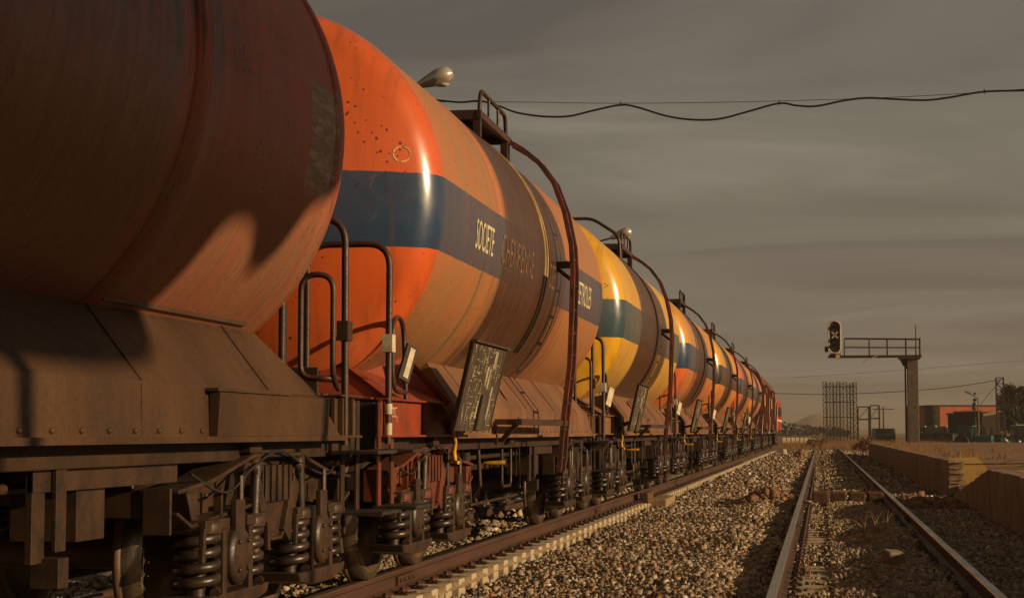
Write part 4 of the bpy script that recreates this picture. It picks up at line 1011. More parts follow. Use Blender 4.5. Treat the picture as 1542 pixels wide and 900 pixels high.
def wall(name, label, y0, y1, top, panel=1.25):
    t = thing(name, label, 'platform wall', (0, 0, 0), 0, 'concrete walls edging the platform')
    mb = MB(); y = y0
    while y < y1 - .05:
        ye = min(y + panel*random.uniform(.92, 1.08), y1); g = .008
        ztop = lambda yy: top(yy) + .012
        kk = max(3, int((ye-y)/.16)); poly = [(y+g, -.5), (ye-g, -.5)] + [(ye-g + (y+g-ye+g)*i/kk, ztop(ye+(y-ye)*i/kk) - max(0, random.gauss(-.004, .014))) for i in range(kk+1)]
        j = random.uniform(-.008, .008)
        mb.prism(poly, 2.50+j, 2.72); mb.prism([(y-.0+.001, -.5), (ye-.001, -.5), (ye-.001, ztop(ye)-.03), (y+.001, ztop(y)-.03)], 2.525, 2.70)
        y = ye
    mb.build('wall_face', M['wallc'], t, bevel=.012)
    return t
pw1 = wall('platform_wall', 'long straight platform wall running off to the signal, with a broken near end', W1Y, 98, lambda y: .50, 6.0)
pw2 = wall('platform_wall', 'nearer platform wall at the right edge whose top slopes down to the crossing', -12, W2B, lambda y: .50 if y < W2A else .50 - .62*(y-W2A)/(W2B-W2A), 1.15)
# broken return face of the far wall
mb = MB(); rr = random.Random(3)
for k in range(26):
    z = -.3 + k*.032; xw = 2.52 + rr.uniform(0, .03)
    mb.box(xw, 2.80+rr.uniform(0,.05), W1Y-.10-rr.uniform(0, .07)-(k*.002), W1Y+.05, z, z+.030)
mb.build('broken_end', M['wall_edge'], pw1)

# rubble and crossing timbers
for i in range(4):
    mb = MB(); x0 = -.16 + i*.315; n = 6
    mb.obox((x0+.13, 31.95, -.06), (.265, .95, .20), (0, 0, random.uniform(-.02, .02)))
    o = mb.build('crossing_timber', M['timber'], bevel=.018)
    tag(o, ['weathered crossing timber laid next to the left rail', 'second crossing timber from the left rail', 'third crossing timber from the left rail', 'crossing timber laid next to the right rail'][i], 'timber', 'timbers between the rails at the foot crossing')
M['rubble'] = grime('broken_brick_and_concrete', (0.32, 0.19, 0.11), (0.20, 0.11, 0.065), 0.95, 6, spec=.15, bump=.8)
def heap(x0, x1, y0, y1, h, n, smin, smax, seed, label):
    r = np.random.default_rng(seed); x = r.uniform(x0, x1, n); y = r.uniform(y0, y1, n); u = (x-x0)/(x1-x0)*2-1; v = (y-y0)/(y1-y0)*2-1
    hh = h*np.clip(1-u*u*.9, 0, 1)*np.clip(1-v*v, 0, 1)
    z = ballast_z(x, y) + hh*r.uniform(.2, 1, n); stones('rubble', np.stack([x, y, z], 1), r.uniform(smin, smax, n), M['rubble'], label, 'rubble', seed)
heap(-1.35, -.45, 30.8, 33.2, .14, 160, .05, .11, 21, 'heap of broken concrete left of the empty track at the crossing')
heap(1.3, 2.6, 31.0, 34.5, .12, 200, .05, .12, 22, 'rubble between the right rail and the sloping platform wall')
heap(-1.15, -.75, 86, 92, .22, 60, .08, .2, 25, 'dark loose heap far along between the two tracks')
# concrete crossing slab beside the near wagon rail
mb = MB(); mb.obox((-2.96, 33.9, -.235), (.34, 2.2, .20), (0, 0, R(.6))); tag(mb.build('crossing_slab', M['sand'], bevel=.03), 'worn concrete crossing slab beside the rail under the wagons', 'slab')
mb = MB(); mb.obox((-3.12, 32.55, -.10), (.16, .75, .20), (0, 0, R(-2))); tag(mb.build('wooden_chock', M['timber'], bevel=.02), 'dark wooden block against the rail under the wagons', 'block')
mb = MB(); mb.obox((.62, 16.4, -.04), (.17, .20, .14), (R(6), R(4), R(20)), 0); tag(mb.build('concrete_block', M['wallc'], bevel=.02), 'square concrete block in the shaded gravel between the rails', 'block')
mb = MB(); mb.obox((-2.0, 100.0, .0), (.24, .2, .30), (0, 0, .3)); tag(mb.build('marker_stone', M['white'], bevel=.05), 'small white painted stone far off between the tracks', 'stone')

# ------------------------------------------------------------------ plants
def blades(name, cx, cy, cz, n, h, spread, mat, label, cat, lean=.5, kind=None, wd=.006, seed=1):
    r = random.Random(seed); mb = MB()
    for k in range(n):
        a = r.uniform(0, 2*PI); d = spread*r.random()**.6; x, y = cx+d*math.cos(a), cy+d*math.sin(a); hh = h*r.uniform(.5, 1.1)
        b = r.uniform(0, 2*PI); lx, ly = math.cos(b)*lean*hh*r.random(), math.sin(b)*lean*hh*r.random(); wx, wy = wd*math.cos(a+1.3), wd*math.sin(a+1.3)
        mb.add([(x-wx, y-wy, cz), (x+wx, y+wy, cz), (x+lx*.4+wx*.7, y+ly*.4+wy*.7, cz+hh*.55), (x+lx*.4-wx*.7, y+ly*.4-wy*.7, cz+hh*.55), (x+lx, y+ly, cz+hh)], [(0,1,2,3), (3,2,4)])
    o = mb.build(name, mat, fix=False); tag(o, label, cat, kind=kind); return o
blades('dry_weed', .62, 21.8, -.14, 26, .34, .16, M['dry'], 'curled dry weed stalks in the gravel between the empty rails', 'weed', 1.3, wd=.004, seed=4)
blades('dry_weed', -.16, 16.0, -.17, 24, .20, .07, M['weed'], 'reddish dry weed against the left empty rail near the bottom edge', 'weed', .8, wd=.004, seed=5)
r_ = random.Random(8); mb = MB()
def tuft(mb, x, y, z, n, h, s, r):
    for k in range(n):
        a = r.uniform(0, 2*PI); px, py = x+s*r.uniform(-1, 1), y+s*r.uniform(-1, 1); hh = h*r.uniform(.4, 1.1); wd = .012
        mb.add([(px-wd, py, z), (px+wd, py, z), (px+hh*.5*math.cos(a), py+hh*.5*math.sin(a), z+hh)], [(0,1,2)])
for k in range(150):
    x = 2.78 + abs(r_.gauss(0, .45))*(1 if r_.random() < .75 else 5); y = r_.uniform(40, 104); tuft(mb, x, y, .5, 6, .16, .15, r_)
for k in range(300):
    x = r_.uniform(-3, 9); y = r_.uniform(118, 150); tuft(mb, x, y, .0, 8, .6, .5, r_)
for k in range(60): tuft(mb, r_.uniform(2.8, 3.3), r_.uniform(29, 34), .3, 3, .10, .1, r_)
o = mb.build('dry_grass', M['dry'], fix=False); tag(o, 'dry straw coloured grass along the platform edge and track end', 'grass', kind='stuff')
blades('green_weed', 4.15, 33.4, .30, 60, .16, .28, M['greenweed'], 'low green weed growing in the platform paving near the right edge', 'weed', 1.0, wd=.02, seed=9)

def tree(name, label, x, y, z, h, rad, crown0, n_leaf, leaf, seed, mat='leaf', group='trees beyond the platform', cat='tree', squash=1.0, taper=0.0, clumps=26):
    r = random.Random(seed); t = thing(name, label, cat, (x, y, z), 0, group)
    mb = MB(); top = Vector((r.uniform(-.3, .3), r.uniform(-.3, .3), h*.86))
    pts = [Vector((0,0,-.1)), top*.3 + Vector((r.uniform(-.1,.1), 0, 0)), top*.6, top]; tr = max(.05, h*.022)
    mb.tube(pts, tr, 8, rads=[tr*1.4, tr, tr*.7, tr*.2]); cl = []
    for k in range(clumps):
        u = r.random(); zc = crown0 + (h-crown0)*(u*.92+.05); rr = rad*(math.sin(PI*(.12+.80*u))**.7 if not taper else (1-u)**taper*.95+.08); a = r.uniform(0, 2*PI); d = rr*r.uniform(.35, .95)
        c = Vector((d*math.cos(a), d*math.sin(a)*squash, zc)); cl.append((c, rad*r.uniform(.20, .38)*(1 if not taper else (1-u*.6))))
        base = top*min(.95, max(.2, (zc-rad*.35)/h)); mb.tube([base, base.lerp(c, .5) + Vector((0,0,.05*rad)), c], tr*.3, 5, rads=[tr*.35, tr*.2, tr*.06], cap=False)
    mb.build('trunk', M['bark'], t)
    mb = MB()
    for k in range(n_leaf):
        c, cr = cl[r.randrange(len(cl))]; v = Vector((r.gauss(0,1), r.gauss(0,1), r.gauss(0,.8))).normalized()*cr*r.random()**.45; p = c+v
        u = Vector((r.gauss(0,1), r.gauss(0,1), r.gauss(0,1))).normalized(); w_ = u.cross(Vector((r.gauss(0,1), r.gauss(0,1), r.gauss(0,1)))).normalized()
        s = leaf*r.uniform(.6, 1.3); mb.add([p-u*s, p+w_*s*.45, p+u*s, p-w_*s*.45], [(0,1,2,3)])
    mb.build('crown', M[mat], t, fix=False); return t
# added out of view: board on posts, lower edge shaped to shade nearest wagon
t = thing('shade_board', 'added unseen board on posts outside the frame, cut to shade the nearest wagon', 'shade_board', (7.0, 0, 0))
edge = [(-6, 1.45), (3.0, 1.45), (5.6, 1.45), (6.9, 1.45), (7.6, 1.52), (7.9, 1.80), (8.12, 2.12), (8.5, 2.16), (8.78, 2.0), (9.0, 2.06), (9.25, 2.30), (9.6, 2.42), (9.95, 2.66), (10.35, 2.72)]
low = [(d - 1.73, z + 2.64) for d, z in smooth_2d(edge)]
mb = MB(); ks = [(low[0][0], 7.6)] + low + [(low[-1][0], 7.6)]
for (p, q) in zip(low, low[1:]): mb.prism([(p[0], p[1]), (q[0], q[1]), (q[0], 7.6), (p[0], 7.6)], -.04, .04)
mb.build('panel', M['timber'], t)
mb = MB()
for yy in (-7.5, -4.5, -1.5, 1.2, 4.4, 8.3): mb.box(.06, .18, yy-.06, yy+.06, .4, 7.6)
mb.build_each('post', M['pole_wood'], t)
mb = MB()
for zz in (5.6, 7.2): mb.box(.041, .10, -7.7, 8.6, zz, zz+.12)
mb.build_each('batten', M['pole_wood'], t)
# ------------------------------------------------------------------ lamps behind the train
def street_lamp(x, y, h, L_, label, tilt=18):
    t = thing('street_lamp', label, 'street lamp', (x, y, -.3), 0, 'street lamps behind the train')
    mb = MB(); mb.tube([(0,0,0), (0,0,h*.5), (0,0,h-.25)], .08, 12, rads=[.10, .08, .055]); mb.box(-.16,.16,-.16,.16,0,.03); mb.build('pole', M['galv'], t)
    c, s = math.cos(R(tilt)), math.sin(R(tilt))
    mb = MB(); mb.tube([(0,0,h-.3), (.15,0,h-.05), (.9*c, 0, h-.05+.9*s-.1)], .030, 8); mb.build('arm', M['galv'], t)
    e = Vector((.82*c, 0, h-.05+.82*s-.1))
    hd = MB(); secs = [(0, .06, .06), (.08, .09, .085), (.2, .14, .12), (.36, .185, .16), (.50, .19, .165), (.60, .14, .13), (.66, .05, .04)]; n = 16; vs = []
    for a, ry, rz2 in secs:
        for k in range(n):
            th = 2*PI*k/n; u, v = ry*math.cos(th), rz2*math.sin(th)*(1.0 if math.sin(th) > 0 else .75)
            vs.append((e.x + (a*c - v*s)*L_, e.y + u*L_, e.z + (a*s + v*c)*L_))
    hd.add(vs, [(i*n+k, i*n+(k+1)%n, (i+1)*n+(k+1)%n, (i+1)*n+k) for i in range(len(secs)-1) for k in range(n)], 0, True)
    hd.build('lamp_head', M['alum'], t)
    mb = MB(); q = Vector((e.x + .44*c*L_, 0, e.z + .44*s*L_ - .115*L_)); mb.lathe([(0, .14*L_), (-.03*L_, .12*L_), (-.045*L_, .06*L_), (-.05*L_, .001)], q, 'z', 16); mb.build('lamp_glass', M['lens'], t, fix=False)
    return t
street_lamp(-7.60, 30, 7.25, 1.02, 'silver cobra head street lamp showing above the orange tank')
street_lamp(-7.70, 60, 7.80, 1.15, 'street lamp head glinting behind the yellow tank walkway')

# ------------------------------------------------------------------ overhead cable across the sky at 40 m
def at(u, v, D): return Vector(((u-1236)*D/2700, D, 1.08-(v-650)*D/2700))
D = 40
cab = [(392,136),(520,131),(600,132),(648,135),(690,140),(722,139),(752,148),(780,159),(820,166),(860,167),(900,159),(940,152),(965,156),(1010,171),(1050,178),(1090,178),(1130,169),(1180,157),(1205,161),(1235,163),(1275,156),(1310,153),(1350,156),(1395,159),(1430,156),(1480,149),(1542,149),(1625,147),(1708,138)]
def smooth(pts, n=5):
    out = []
    P = [Vector(p) for p in pts]
    for i in range(len(P)-1):
        a, b, c, d = P[max(i-1,0)], P[i], P[i+1], P[min(i+2, len(P)-1)]
        for k in range(n):
            t = k/n; out.append(.5*((2*b) + (c-a)*t + (2*a-5*b+4*c-d)*t*t + (3*b-a-3*c+d)*t**3))
    out.append(P[-1]); return out
mb = MB(); mb.tube(smooth([at(u, v, D) for u, v in cab]), .024, 6)
cb = mb.build('overhead_cable', M['cable']); tag(cb, 'thick black cable hanging in loops across the sky', 'cable')
mb = MB(); ms = [(392,132),(740,141),(940,149.5),(1180,153.5),(1430,151.5),(1708,138)]; mb.tube(smooth([at(u, v, D+.05) for u, v in ms]), .007, 5); tag(mb.build('messenger_wire', M['cable']), 'thin straight wire above the looping cable', 'wire')
for (u, v) in ((940, 151), (1180, 156), (1480, 149)):
    mb = MB(); mb.bar(at(u, v-4, D), at(u+1, v+3, D), .02); o = mb.build('cable_tie', M['cable']); o.parent = cb
def wood_pole(x, y, h, label, arm=0.0, z0=-.3, group='wooden cable poles'):
    t = thing('utility_pole', label, 'pole', (x, y, z0), 0, group)
    mb = MB(); mb.tube([(0,0,0), (0,0,h)], .13, 10, rads=[.15, .10]); mb.build('pole_shaft', M['pole_wood'], t)
    if arm:
        mb = MB(); mb.bar((-arm,0,h-.35), (arm,0,h-.35), .10, .12); mb.build('crossarm', M['pole_wood'], t)
    else:
        mb = MB(); mb.box(-.09,.09,-.15,-.08,h-.5,h-.2); mb.build('cable_bracket', M['galv'], t)
    return t
wood_pole(at(392,0,D).x, 40, 9.2, 'wooden pole hidden behind the train, carrying the looping cable')
wood_pole(at(1708,0,D).x, 40, 8.4, 'wooden pole on the platform outside the frame, carrying the looping cable', z0=.5)

# ------------------------------------------------------------------ signal gantry at 108 m
def gantry():
    G = 108.0; p = lambda u, v: at(u, v, G)
    t = thing('signal_gantry', 'cantilever railway signal post with railed arm reaching over the empty track', 'signal', (p(1370,0).x, G, -.65))
    o0 = Vector((p(1370,0).x, G, -.65)); q = lambda u, v, dy=0: p(u, v) - o0 + Vector((0, dy, 0))
    a, b = q(1362, 540), q(1378, 540); mb = MB(); mb.box(a.x, b.x, -.32, .32, -.1, a.z); mb.box(a.x-.1, b.x+.1, -.42, .42, -.05, .12); mb.build('post', M['galv'], t, bevel=.03)
    mb = MB(); mb.tube([q(1359.5, 664), q(1359.5, 545)], .05, 8); mb.build('cable_duct', M['black'], t)
    mb = MB(); l, r = q(1248, 538), q(1383, 541); mb.box(l.x, r.x, -.45, .45, l.z-.10, l.z+.03); mb.box(q(1350,0).x, r.x-.1, -.5, .5, l.z-.22, l.z-.10)
    mb.prism([(q(1352,0).x, l.z-.22), (q(1362,0).x, l.z-.22), (q(1362,0).x, l.z-.80), (q(1356,0).x, l.z-.55)], -.2, .2, 'y'); arm = mb.build('arm', M['lattice'], t, bevel=.01)
    for dy in (-.43, .43):
        mb = MB(); z0 = l.z+.03; zt = q(0, 512).z; zm = q(0, 525).z
        for u in (1272, 1308, 1334, 1361, 1381): mb.tube([(q(u,0).x, dy, z0), (q(u,0).x, dy, zt)], .035, 6)
        mb.tube([(q(1272,0).x, dy, zt), (q(1381,0).x, dy, zt-.08)], .035, 6); mb.tube([(q(1272,0).x, dy, zm), (q(1381,0).x, dy, zm-.05)], .022, 6); o = mb.build('guard_rail', M['lattice'], t); o.parent = arm
    mb = MB(); mb.tube([q(1376, 540), q(1376, 493)], .05, 8, rads=[.07, .045]); mb.build('aerial_mast', M['galv'], t)
    mb = MB(); mb.tube([q(1297, 548, -.5), q(1325, 535, -.5)], .03, 6); mb.build('stay_rod', M['white'], t)
    # oval signal head
    c = q(1257.5, 510.5); hw, hh = .38, .98
    def oval(w_, h_):
        pts = []
        for k in range(24):
            a_ = 2*PI*k/24; s_ = (h_-w_) if math.sin(a_) >= 0 else -(h_-w_); pts.append((c.x+w_*math.cos(a_), c.z+s_+w_*math.sin(a_)))
        return pts
    mb = MB(); mb.prism(oval(hw, hh), -.62, -.55, 'y')
    ring = oval(hw-.03, hh-.03); mb.tube([(a_, -.66, b_) for a_, b_ in ring + ring[:2]], .05, 6); hd = mb.build('signal_head', M['white'], t)
    mb = MB(); mb.prism(oval(hw-.07, hh-.07), -.66, -.621, 'y'); mb.box(c.x-.25, c.x+.25, -.54, -.30, c.z-.8, c.z+.8); o = mb.build('black_panel', M['black'], t); o.parent = hd
    mb = MB()
    for s in (-1, 1): mb.obox((c.x+.02, -.70, c.z+.12), (.09, .02, .52), (0, s*R(42), 0))
    o = mb.build('cross_mark', M['white'], t); o.parent = hd
    for dz in (.52, -.22, -.55):
        mb = MB(); n = 10; vs = []
        for k in range(n+1):
            a_ = PI*k/n
            for yy in (-.66, -.90): vs.append((c.x+.15*math.cos(a_), yy, c.z+dz+.15*math.sin(a_)))
        mb.add(vs, [(2*k, 2*k+1, 2*k+3, 2*k+2) for k in range(n)]); o = mb.build('lens_hood', M['black'], t, fix=False); o.parent = hd
    mb = MB(); mb.box(q(1250,0).x, q(1266,0).x, -.6, -.2, q(0,541).z, q(0,535).z); mb.box(q(1243,0).x, q(1248,0).x, -.5, -.2, q(0,532).z, q(0,524).z); mb.build('junction_box', M['black'], t)
    mb = MB(); mb.box(q(1259,0).x, q(1265,0).x, -.75, -.6, q(0,543.5).z, q(0,536).z); mb.build('number_plate', M['white'], t)
gantry()

# ------------------------------------------------------------------ lattice towers, poles, wires
def lattice(x, y, z0, h, w_, label, name='lattice_tower', grp='lattice towers at the end of the track', bays=None, th=.07, cat='lattice tower', mat='lattice', cross=False):
    t = thing(name, label, cat, (x, y, z0), 0, grp); bays = bays or max(4, int(h/1.3)); hw = w_/2
    mb = MB()
    for a in (-1, 1):
        for b in (-1, 1): mb.bar((a*hw, b*hw, 0), (a*hw, b*hw, h), th)
    mb.build('tower_leg', M[mat], t)
    mb = MB()
    for k in range(bays):
        z, z1 = h*k/bays, h*(k+1)/bays; s = 1 if k % 2 else -1
        for b in (-1, 1):
            mb.bar((-hw*s, b*hw, z), (hw*s, b*hw, z1), th*.7)
            if cross: mb.bar((hw*s, b*hw, z), (-hw*s, b*hw, z1), th*.6)
            mb.bar((-hw, b*hw, z1), (hw, b*hw, z1), th*.7)
            mb.bar((b*hw, -hw*s, z), (b*hw, hw*s, z1), th*.7); mb.bar((b*hw, -hw, z1), (b*hw, hw, z1), th*.7)
    mb.build('tower_brace', M[mat], t); return t
TD = 240.0
names = ['leftmost', 'second', 'third', 'fourth', 'fifth', 'sixth', 'seventh', 'eighth', 'ninth', 'rightmost']
for i, (u, dy, hh) in enumerate(((1242.5, 0, 576), (1247, 6, 579), (1252.5, 2, 577), (1257, 8, 580), (1262, 0, 576), (1266.5, 6, 579), (1272, 2, 577), (1277, 8, 581), (1281.5, 1, 578), (1286, 5, 577))):
    p = at(u, hh, TD+dy); lattice(p.x, TD+dy, 0, p.z, .50, '%s lattice mast counted from the train side of the cluster ending the track' % names[i], bays=10 + i % 3, th=.075, cross=True)
mb = MB()
for k in range(1, 8, 2):
    z = at(0, 576, TD).z*k/7.6; mb.bar((at(1241,0,TD).x, TD-.3, z), (at(1287,0,TD).x, TD-.3, z), .07); mb.bar((at(1241,0,TD).x, TD+4.3, z), (at(1287,0,TD).x, TD+4.3, z), .06)
tag(mb.build('tie_beams', M['lattice']), 'rows of horizontal beams tying the lattice cluster together', 'beams')
for (u0, u1, v, dd, lab) in ((1290, 1306, 613, 250, 'low steel portal frame just right of the lattice cluster'), (1308, 1321, 611, 262, 'steel portal frame second right of the lattice cluster')):
    t = thing('portal_frame', lab, 'steel frame', (at(u0,0,dd).x, dd, 0), 0, 'steel portal frames'); z = at(0, v, dd).z; wd = (u1-u0)*dd/2700
    mb = MB(); mb.bar((0,0,0), (0,0,z), .22, .22); mb.bar((wd,0,0), (wd,0,z), .22, .22); mb.build('column', M['lattice'], t)
    mb = MB(); mb.bar((0,0,z), (wd,0,z), .12, .16); mb.bar((0,0,z*.62), (wd,0,z*.62), .12, .2); mb.bar((0,0,z*.62), (wd,0,z), .06, .08); mb.build('beam', M['lattice'], t)
for (u, v, dd, arm, lab) in ((1327, 613, 280, 1.6, 'far telegraph pole right of the steel frames'), (1206, 638, 330, 1.4, 'far telegraph pole left of the lattice cluster'), (1392, 618, 300, 1.4, 'far telegraph pole just right of the signal post')):
    p = at(u, v, dd); wood_pole(p.x, dd, p.z+.1, lab, arm, z0=-.1, group='far telegraph poles')
for (pts, lab, dd, r2) in (([(1080, 590), (1183, 593), (1240, 594.5), (1300, 593), (1360, 590), (1430, 584), (1494, 574)], 'long thin wire sagging from the lattice pylon towards the train', 170, .028), ([(1494, 576), (1470, 605), (1455, 622)], 'short stay wire slanting down from the lattice pylon', 170, .022), ([(1197, 569), (1300, 563), (1400, 556), (1542, 545)], 'faint high wire above the steel lattice cluster', 300, .02)):
    mb = MB(); mb.tube(smooth([at(u, v, dd) for u, v in pts]), r2, 4); tag(mb.build('far_wire', M['cable']), lab, 'wire')
p = at(1494, 571, 196); lattice(p.x, 196, -.7, p.z+.7, .75, 'slim lattice pylon beside the dark tree on the right', name='lattice_pylon', grp=None, bays=12, th=.09, cat='pylon')

# ------------------------------------------------------------------ far buildings
def building(name, label, u0, u1, vtop, dd, depth, matw, matr, lower=None, windows=(), z0=0.0, rz=20):
    x0, x1 = at(u0,0,dd).x, at(u1,0,dd).x; h = at(0, vtop, dd).z - z0
    t = thing(name, label, 'building', (x0, dd, z0), 0); W_ = x1-x0
    mb = MB(); mb.box(0, W_, 0, depth, 0 if not lower else h*lower, h); mb.build('wall', M[matw], t)
    if lower:
        mb = MB(); mb.box(-.02, W_+.02, -.02, depth, 0, h*lower-.01); mb.build('lower_wall', M['plaster'], t)
    mb = MB(); mb.box(-.15, W_+.15, -.15, depth+.15, h+.003, h+.16); mb.build('roof', M[matr], t)
    t.rotation_euler = (0, 0, R(rz))
    for (a, b, c, d) in windows:
        mb = MB(); mb.box(W_*a, W_*b, -.06, .05, h*c, h*d); f = mb.build('window_frame', M['dark_wall'], t)
        mb = MB(); mb.box(W_*a+.08, W_*b-.08, -.08, -.062, h*c+.08, h*d-.08); o = mb.build('pane', M['glass'], t); o.parent = f
    return t
building('brick_building', 'low wide building with an orange red upper wall beyond the platform', 1408, 1500, 612, 262, 12, 'brick', 'dark_wall', lower=.42, windows=((.10, .17, .08, .32), (.25, .33, .08, .32), (.46, .52, .1, .34), (.60, .68, .1, .34)), z0=-.7)
building('brick_tower', 'narrow dark stair tower at the left end of the orange red building', 1399, 1407.5, 612, 261, 3, 'dark_wall', 'dark_wall', windows=((.2, .8, .55, .7), (.2, .8, .8, .92)), z0=-.7)
building('dark_shed', 'small dark shed in front of the orange red building', 1446, 1466, 624, 205, 5, 'dark_wall', 'lattice', windows=((.2, .5, .3, .7),), z0=-.7)
building('tiled_house', 'dark house with red roof and pale trim next to the tall tree', 1468, 1496, 621, 200, 7, 'dark_wall', 'brick', windows=((.1, .3, .3, .6), (.5, .7, .3, .6)), z0=-.7)
mb = MB(); a = at(1470, 625, 199.6); b = at(1488, 622, 199.6); mb.bar(a, b, .1, .28); tag(mb.build('awning', M['roof_white']), 'white awning strip on the dark house', 'awning')
# far pale boundary wall
t = thing('boundary_wall', 'long pale panelled wall far off beside the locomotive', 'wall', (at(1180,0,180).x, 180, 0), R(22)); mb = MB(); 
for k in range(9): mb.box(k*.46, k*.46+.43, 0, .12, -.1, .52)
mb.build('wall_panel', M['pale_wall'], t)
mb = MB()
for k in range(10): mb.box(k*.46-.03, k*.46+.0, -.05, .17, -.1, .56)
mb.build('wall_pier', M['concrete'], t)

# ------------------------------------------------------------------ vehicles
def wheel(mb, x, y, z, r, w_): mb.lathe([(x-w_/2, .001), (x-w_/2, r*.9), (x-w_/2+.03, r), (x+w_/2-.03, r), (x+w_/2, r*.9), (x+w_/2, .001)], (0, y, z), 'x', 20)
def bus(label, x, y, z0, rz=0, name='bus', L_=9.5, mat='dgreen', roof='roof_white', W_=2.5, H_=3.0, cat='bus'):
    t = thing(name, label, cat, (x, y, z0), rz); w2 = W_/2
    mb = MB(); mb.box(-w2, w2, 0, L_, .45, H_); mb.build('body', M[mat], t, bevel=.12)
    mb = MB(); mb.box(-w2+.05, w2-.05, .1, L_-.1, H_+.002, H_+.14); mb.build('roof', M[roof], t, bevel=.05)
    mb = MB(); mb.box(-w2+.15, w2-.15, -.03, .05, 1.35, H_-.35); mb.build('windscreen', M['glass'], t)
    for q in (-1, 1):
        for k in range(int((L_-1)/1.4)):
            mb = MB(); mb.box(q*w2, q*(w2+.02), .6+k*1.4, 1.75+k*1.4, 1.5, H_-.4); mb.build('window', M['glass'], t)
    for q in (-1, 1):
        mb = MB(); mb.lathe([(0, .13), (-.04, .12), (-.05, .001)], (q*(w2-.35), -.02, .85), 'y', 14); mb.build('headlight', M['lens'], t, fix=False)
        for yy in (1.6, L_-1.9):
            mb = MB(); wheel(mb, q*(w2-.15), yy, .45, .45, .28); mb.build('wheel', M['tyre'], t, fix=False)
    mb = MB(); mb.box(-w2+.05, w2-.05, -.09, -.0, .42, .62); mb.build('bumper', M['black'], t)
    return t
p = at(1536, 0, 185); bus('dark green bus with white roof at the right edge of the picture', p.x, 185, -.7, R(-2), W_=2.9, H_=2.4, L_=8)
p = at(1330, 0, 200); bus('dark vehicle with two small lamps between the lattice cluster and signal post', p.x, 200, -.7, R(3), name='truck', L_=6, mat='black', roof='lattice', W_=2.1, H_=2.05, cat='truck')
p = at(1402, 0, 195)
t = bus('green roofed truck with three pale roof lamps right of the signal post', p.x, 195, -.7, 0, name='truck', L_=6.5, mat='dark_wall', roof='green', W_=2.5, H_=2.25, cat='truck')
for k in (-1, 0, 1):
    mb = MB(); mb.lathe([(0, .10), (-.06, .09), (-.07, .001)], (k*1.1, .1, 2.36), 'y', 12); mb.build('roof_lamp', M['lens'], t, fix=False)
mb = MB(); mb.bar((-1.5, -.16, .78), (1.5, -.16, .78), .05, .09); mb.build('red_bar', M['loco_red'], t)
mb = MB()
for k in range(4): mb.box(-.7+k*.4, -.45+k*.4, -.06, -.04, 1.15, 1.27)
mb.build('front_marking', M['white'], t)
# tractor
def tractor(x, y, z0, label):
    t = thing('tractor', label, 'tractor', (x, y, z0), R(70))
    mb = MB(); mb.box(-.45, .45, -1.7, .2, .75, 1.45); mb.build('bonnet', M['green'], t, bevel=.1)
    mb = MB()
    for a in (-1, 1):
        for b in (.2, 1.5): mb.bar((a*.65, b, 1.0), (a*.6, b, 2.3), .07)
    mb.box(-.75, .75, .1, 1.6, 2.3, 2.42); mb.build('cab', M['green'], t)
    mb = MB(); mb.box(-.6, .6, .25, 1.45, 1.35, 2.28); mb.build('cab_glass', M['glass'], t)
    mb = MB(); mb.box(-.5, .5, .0, 1.5, .6, 1.3); mb.tube([(.3, -1.0, 1.4), (.3, -1.0, 2.1)], .04, 8); mb.build('chassis', M['black'], t)
    for q in (-1, 1):
        mb = MB(); wheel(mb, q*.85, 1.1, .75, .75, .38); mb.build('wheel', M['tyre'], t, fix=False)
        mb = MB(); wheel(mb, q*.7, -1.3, .45, .45, .26); mb.build('wheel', M['tyre'], t, fix=False)
    mb = MB(); mb.tube([(0, -1.8, 1.0), (0, -2.6, 1.3), (0, -3.0, .7)], .09, 8); mb.box(-.5, .5, -3.2, -2.9, .5, .9); mb.build('loader', M['green'], t)
p = at(1452, 0, 185); tractor(p.x, 180, -.7, 'green tractor with loader in front of the dark shed')
p = at(1432, 0, 190); bus('black low pickup between the green roofed truck and the tractor', p.x, 190, -.7, R(60), name='pickup', L_=4.6, mat='black', roof='black', W_=1.8, H_=1.5, cat='pickup')
p = at(1503, 0, 195); bus('small pale car parked next to the dark green bus', p.x, 195, -.7, R(80), name='parked_car', L_=3.4, mat='roof_white', roof='glass', W_=1.6, H_=1.15, cat='car')
# street lamp and chimneys by the buildings
t = thing('street_lamp', 'slim pale street lamp rising beside the small conifer', 'street lamp', (at(1463,0,197).x, 197, -.7)); p0 = at(1463, 0, 197).x
mb = MB(); mb.tube([(0,0,0), (0,0,at(0,600,197).z+.7)], .07, 8); mb.build('pole', M['galv'], t)
mb = MB(); mb.tube([(0,0,at(0,600,197).z+.6), (at(1452,0,197).x-p0, 0, at(0,594,197).z+.7)], .045, 6); mb.build('arm', M['galv'], t)
mb = MB(); e = Vector((at(1452,0,197).x-p0, 0, at(0,594,197).z+.7)); mb.tube([e, e+Vector((-.3,0,.12)), e+Vector((-.62,0,.28))], .09, 8, rads=[.05,.1,.04]); mb.build('lamp_head', M['alum'], t)

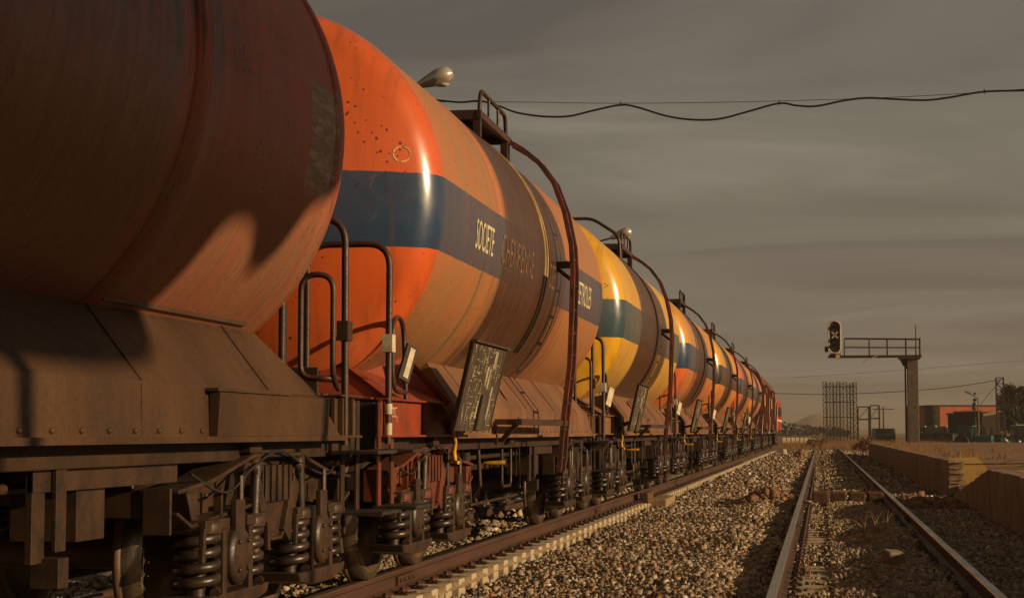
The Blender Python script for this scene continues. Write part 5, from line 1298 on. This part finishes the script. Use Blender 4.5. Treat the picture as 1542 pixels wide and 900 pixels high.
# ------------------------------------------------------------------ far trees
tree('pine_tree', 'dark tall bushy tree at the right beside the pylon', at(1517,0,214).x, 214, -.7, at(0,582,214).z+.7, 2.55, .8, 12000, .14, 41, clumps=44)
tree('pine_tree', 'dark broad tree at the right edge behind the bus', at(1541,0,217).x, 217, -.7, at(0,597,217).z+.7, 2.8, .7, 12000, .14, 42, clumps=40)
tree('pine_tree', 'lower dark tree left of the tall bushy one', at(1503,0,211).x, 211, -.7, at(0,612,211).z+.7, 1.5, .4, 6000, .13, 43, clumps=24)
tree('cypress_tree', 'small pointed conifer in front of the orange red building', at(1458.5,0,198).x, 198, -.7, at(0,589,198).z+.7, .78, 1.0, 1700, .10, 44, clumps=22, taper=.8)
tree('dry_bush', 'brown dry bush at the left foot of the lattice cluster', at(1228,0,125).x, 125, 0, .75, .8, .05, 1500, .06, 45, mat='weed', group=None, cat='bush', clumps=20)
tree('dry_bush', 'reddish scrub between the lattice cluster and the far wall end', at(1300,0,112).x, 112, 0, .62, .9, .05, 1500, .06, 46, mat='weed', group=None, cat='bush', clumps=20)
mb = MB(); r2 = random.Random(2)
for k in range(900):
    x = r2.uniform(-46, 8); y = r2.uniform(520, 560); s = r2.uniform(.5, 1.4); z = r2.uniform(0, 3.2*math.exp(-((x+17)/14)**2)+1.4)
    u = Vector((r2.gauss(0,1), r2.gauss(0,1), r2.gauss(0,1))).normalized(); w_ = u.cross(Vector((0,.3,1))).normalized(); p = Vector((x,y,z)); mb.add([p-u*s, p+w_*s*.7, p+u*s, p-w_*s*.7], [(0,1,2,3)])
tag(mb.build('far_trees', M['leaf'], fix=False), 'low dark belt of far trees beyond the pale wall', 'trees', kind='stuff')

# hills
def hills_mesh(name, pts, dd, depth, mat):
    mb = MB(); n = len(pts); m = 10; vs = []
    for j in range(m+1):
        t = j/m
        for (u, v) in pts:
            p = at(u, v, dd); f = math.sin(PI*t)**.8; vs.append((p.x*(1+.0*t) + random.uniform(-2,2), dd + depth*(t-.5), -3 + max(p.z, 0)*f + (random.uniform(-.4, .4) if 0 < j < m else 0)))
    mb.add(vs, [(j*n+i, j*n+i+1, (j+1)*n+i+1, (j+1)*n+i) for j in range(m) for i in range(n-1)], smooth=True); tag(mb.build(name, mat, fix=False), kind='structure')
hills_mesh('hills', [(1120, 655), (1150, 648), (1172, 641), (1190, 636), (1205, 630), (1216, 624), (1226, 620), (1234, 619), (1242, 622), (1256, 628), (1272, 636), (1300, 643), (1340, 648), (1380, 655)], 2500, 500, M['ground'])

# ------------------------------------------------------------------ haze
mb = MB(); mb.box(-5500, 5500, -350, 6200, -5, 45)
hm = bpy.data.materials.new('brown_air'); hm.use_nodes = True; hn = hm.node_tree; hn.nodes.clear()
pv = N(hn, 'ShaderNodeVolumePrincipled'); pv.inputs['Density'].default_value = 0.00042; pv.inputs['Color'].default_value = (0.66, 0.58, 0.48, 1); pv.inputs['Anisotropy'].default_value = 0.2
ho = N(hn, 'ShaderNodeOutputMaterial'); hn.links.new(pv.outputs[0], ho.inputs['Volume'])
hz_o = mb.build('haze', hm, fix=True); tag(hz_o, 'thin brown dust haze in the air', 'haze', kind='stuff')
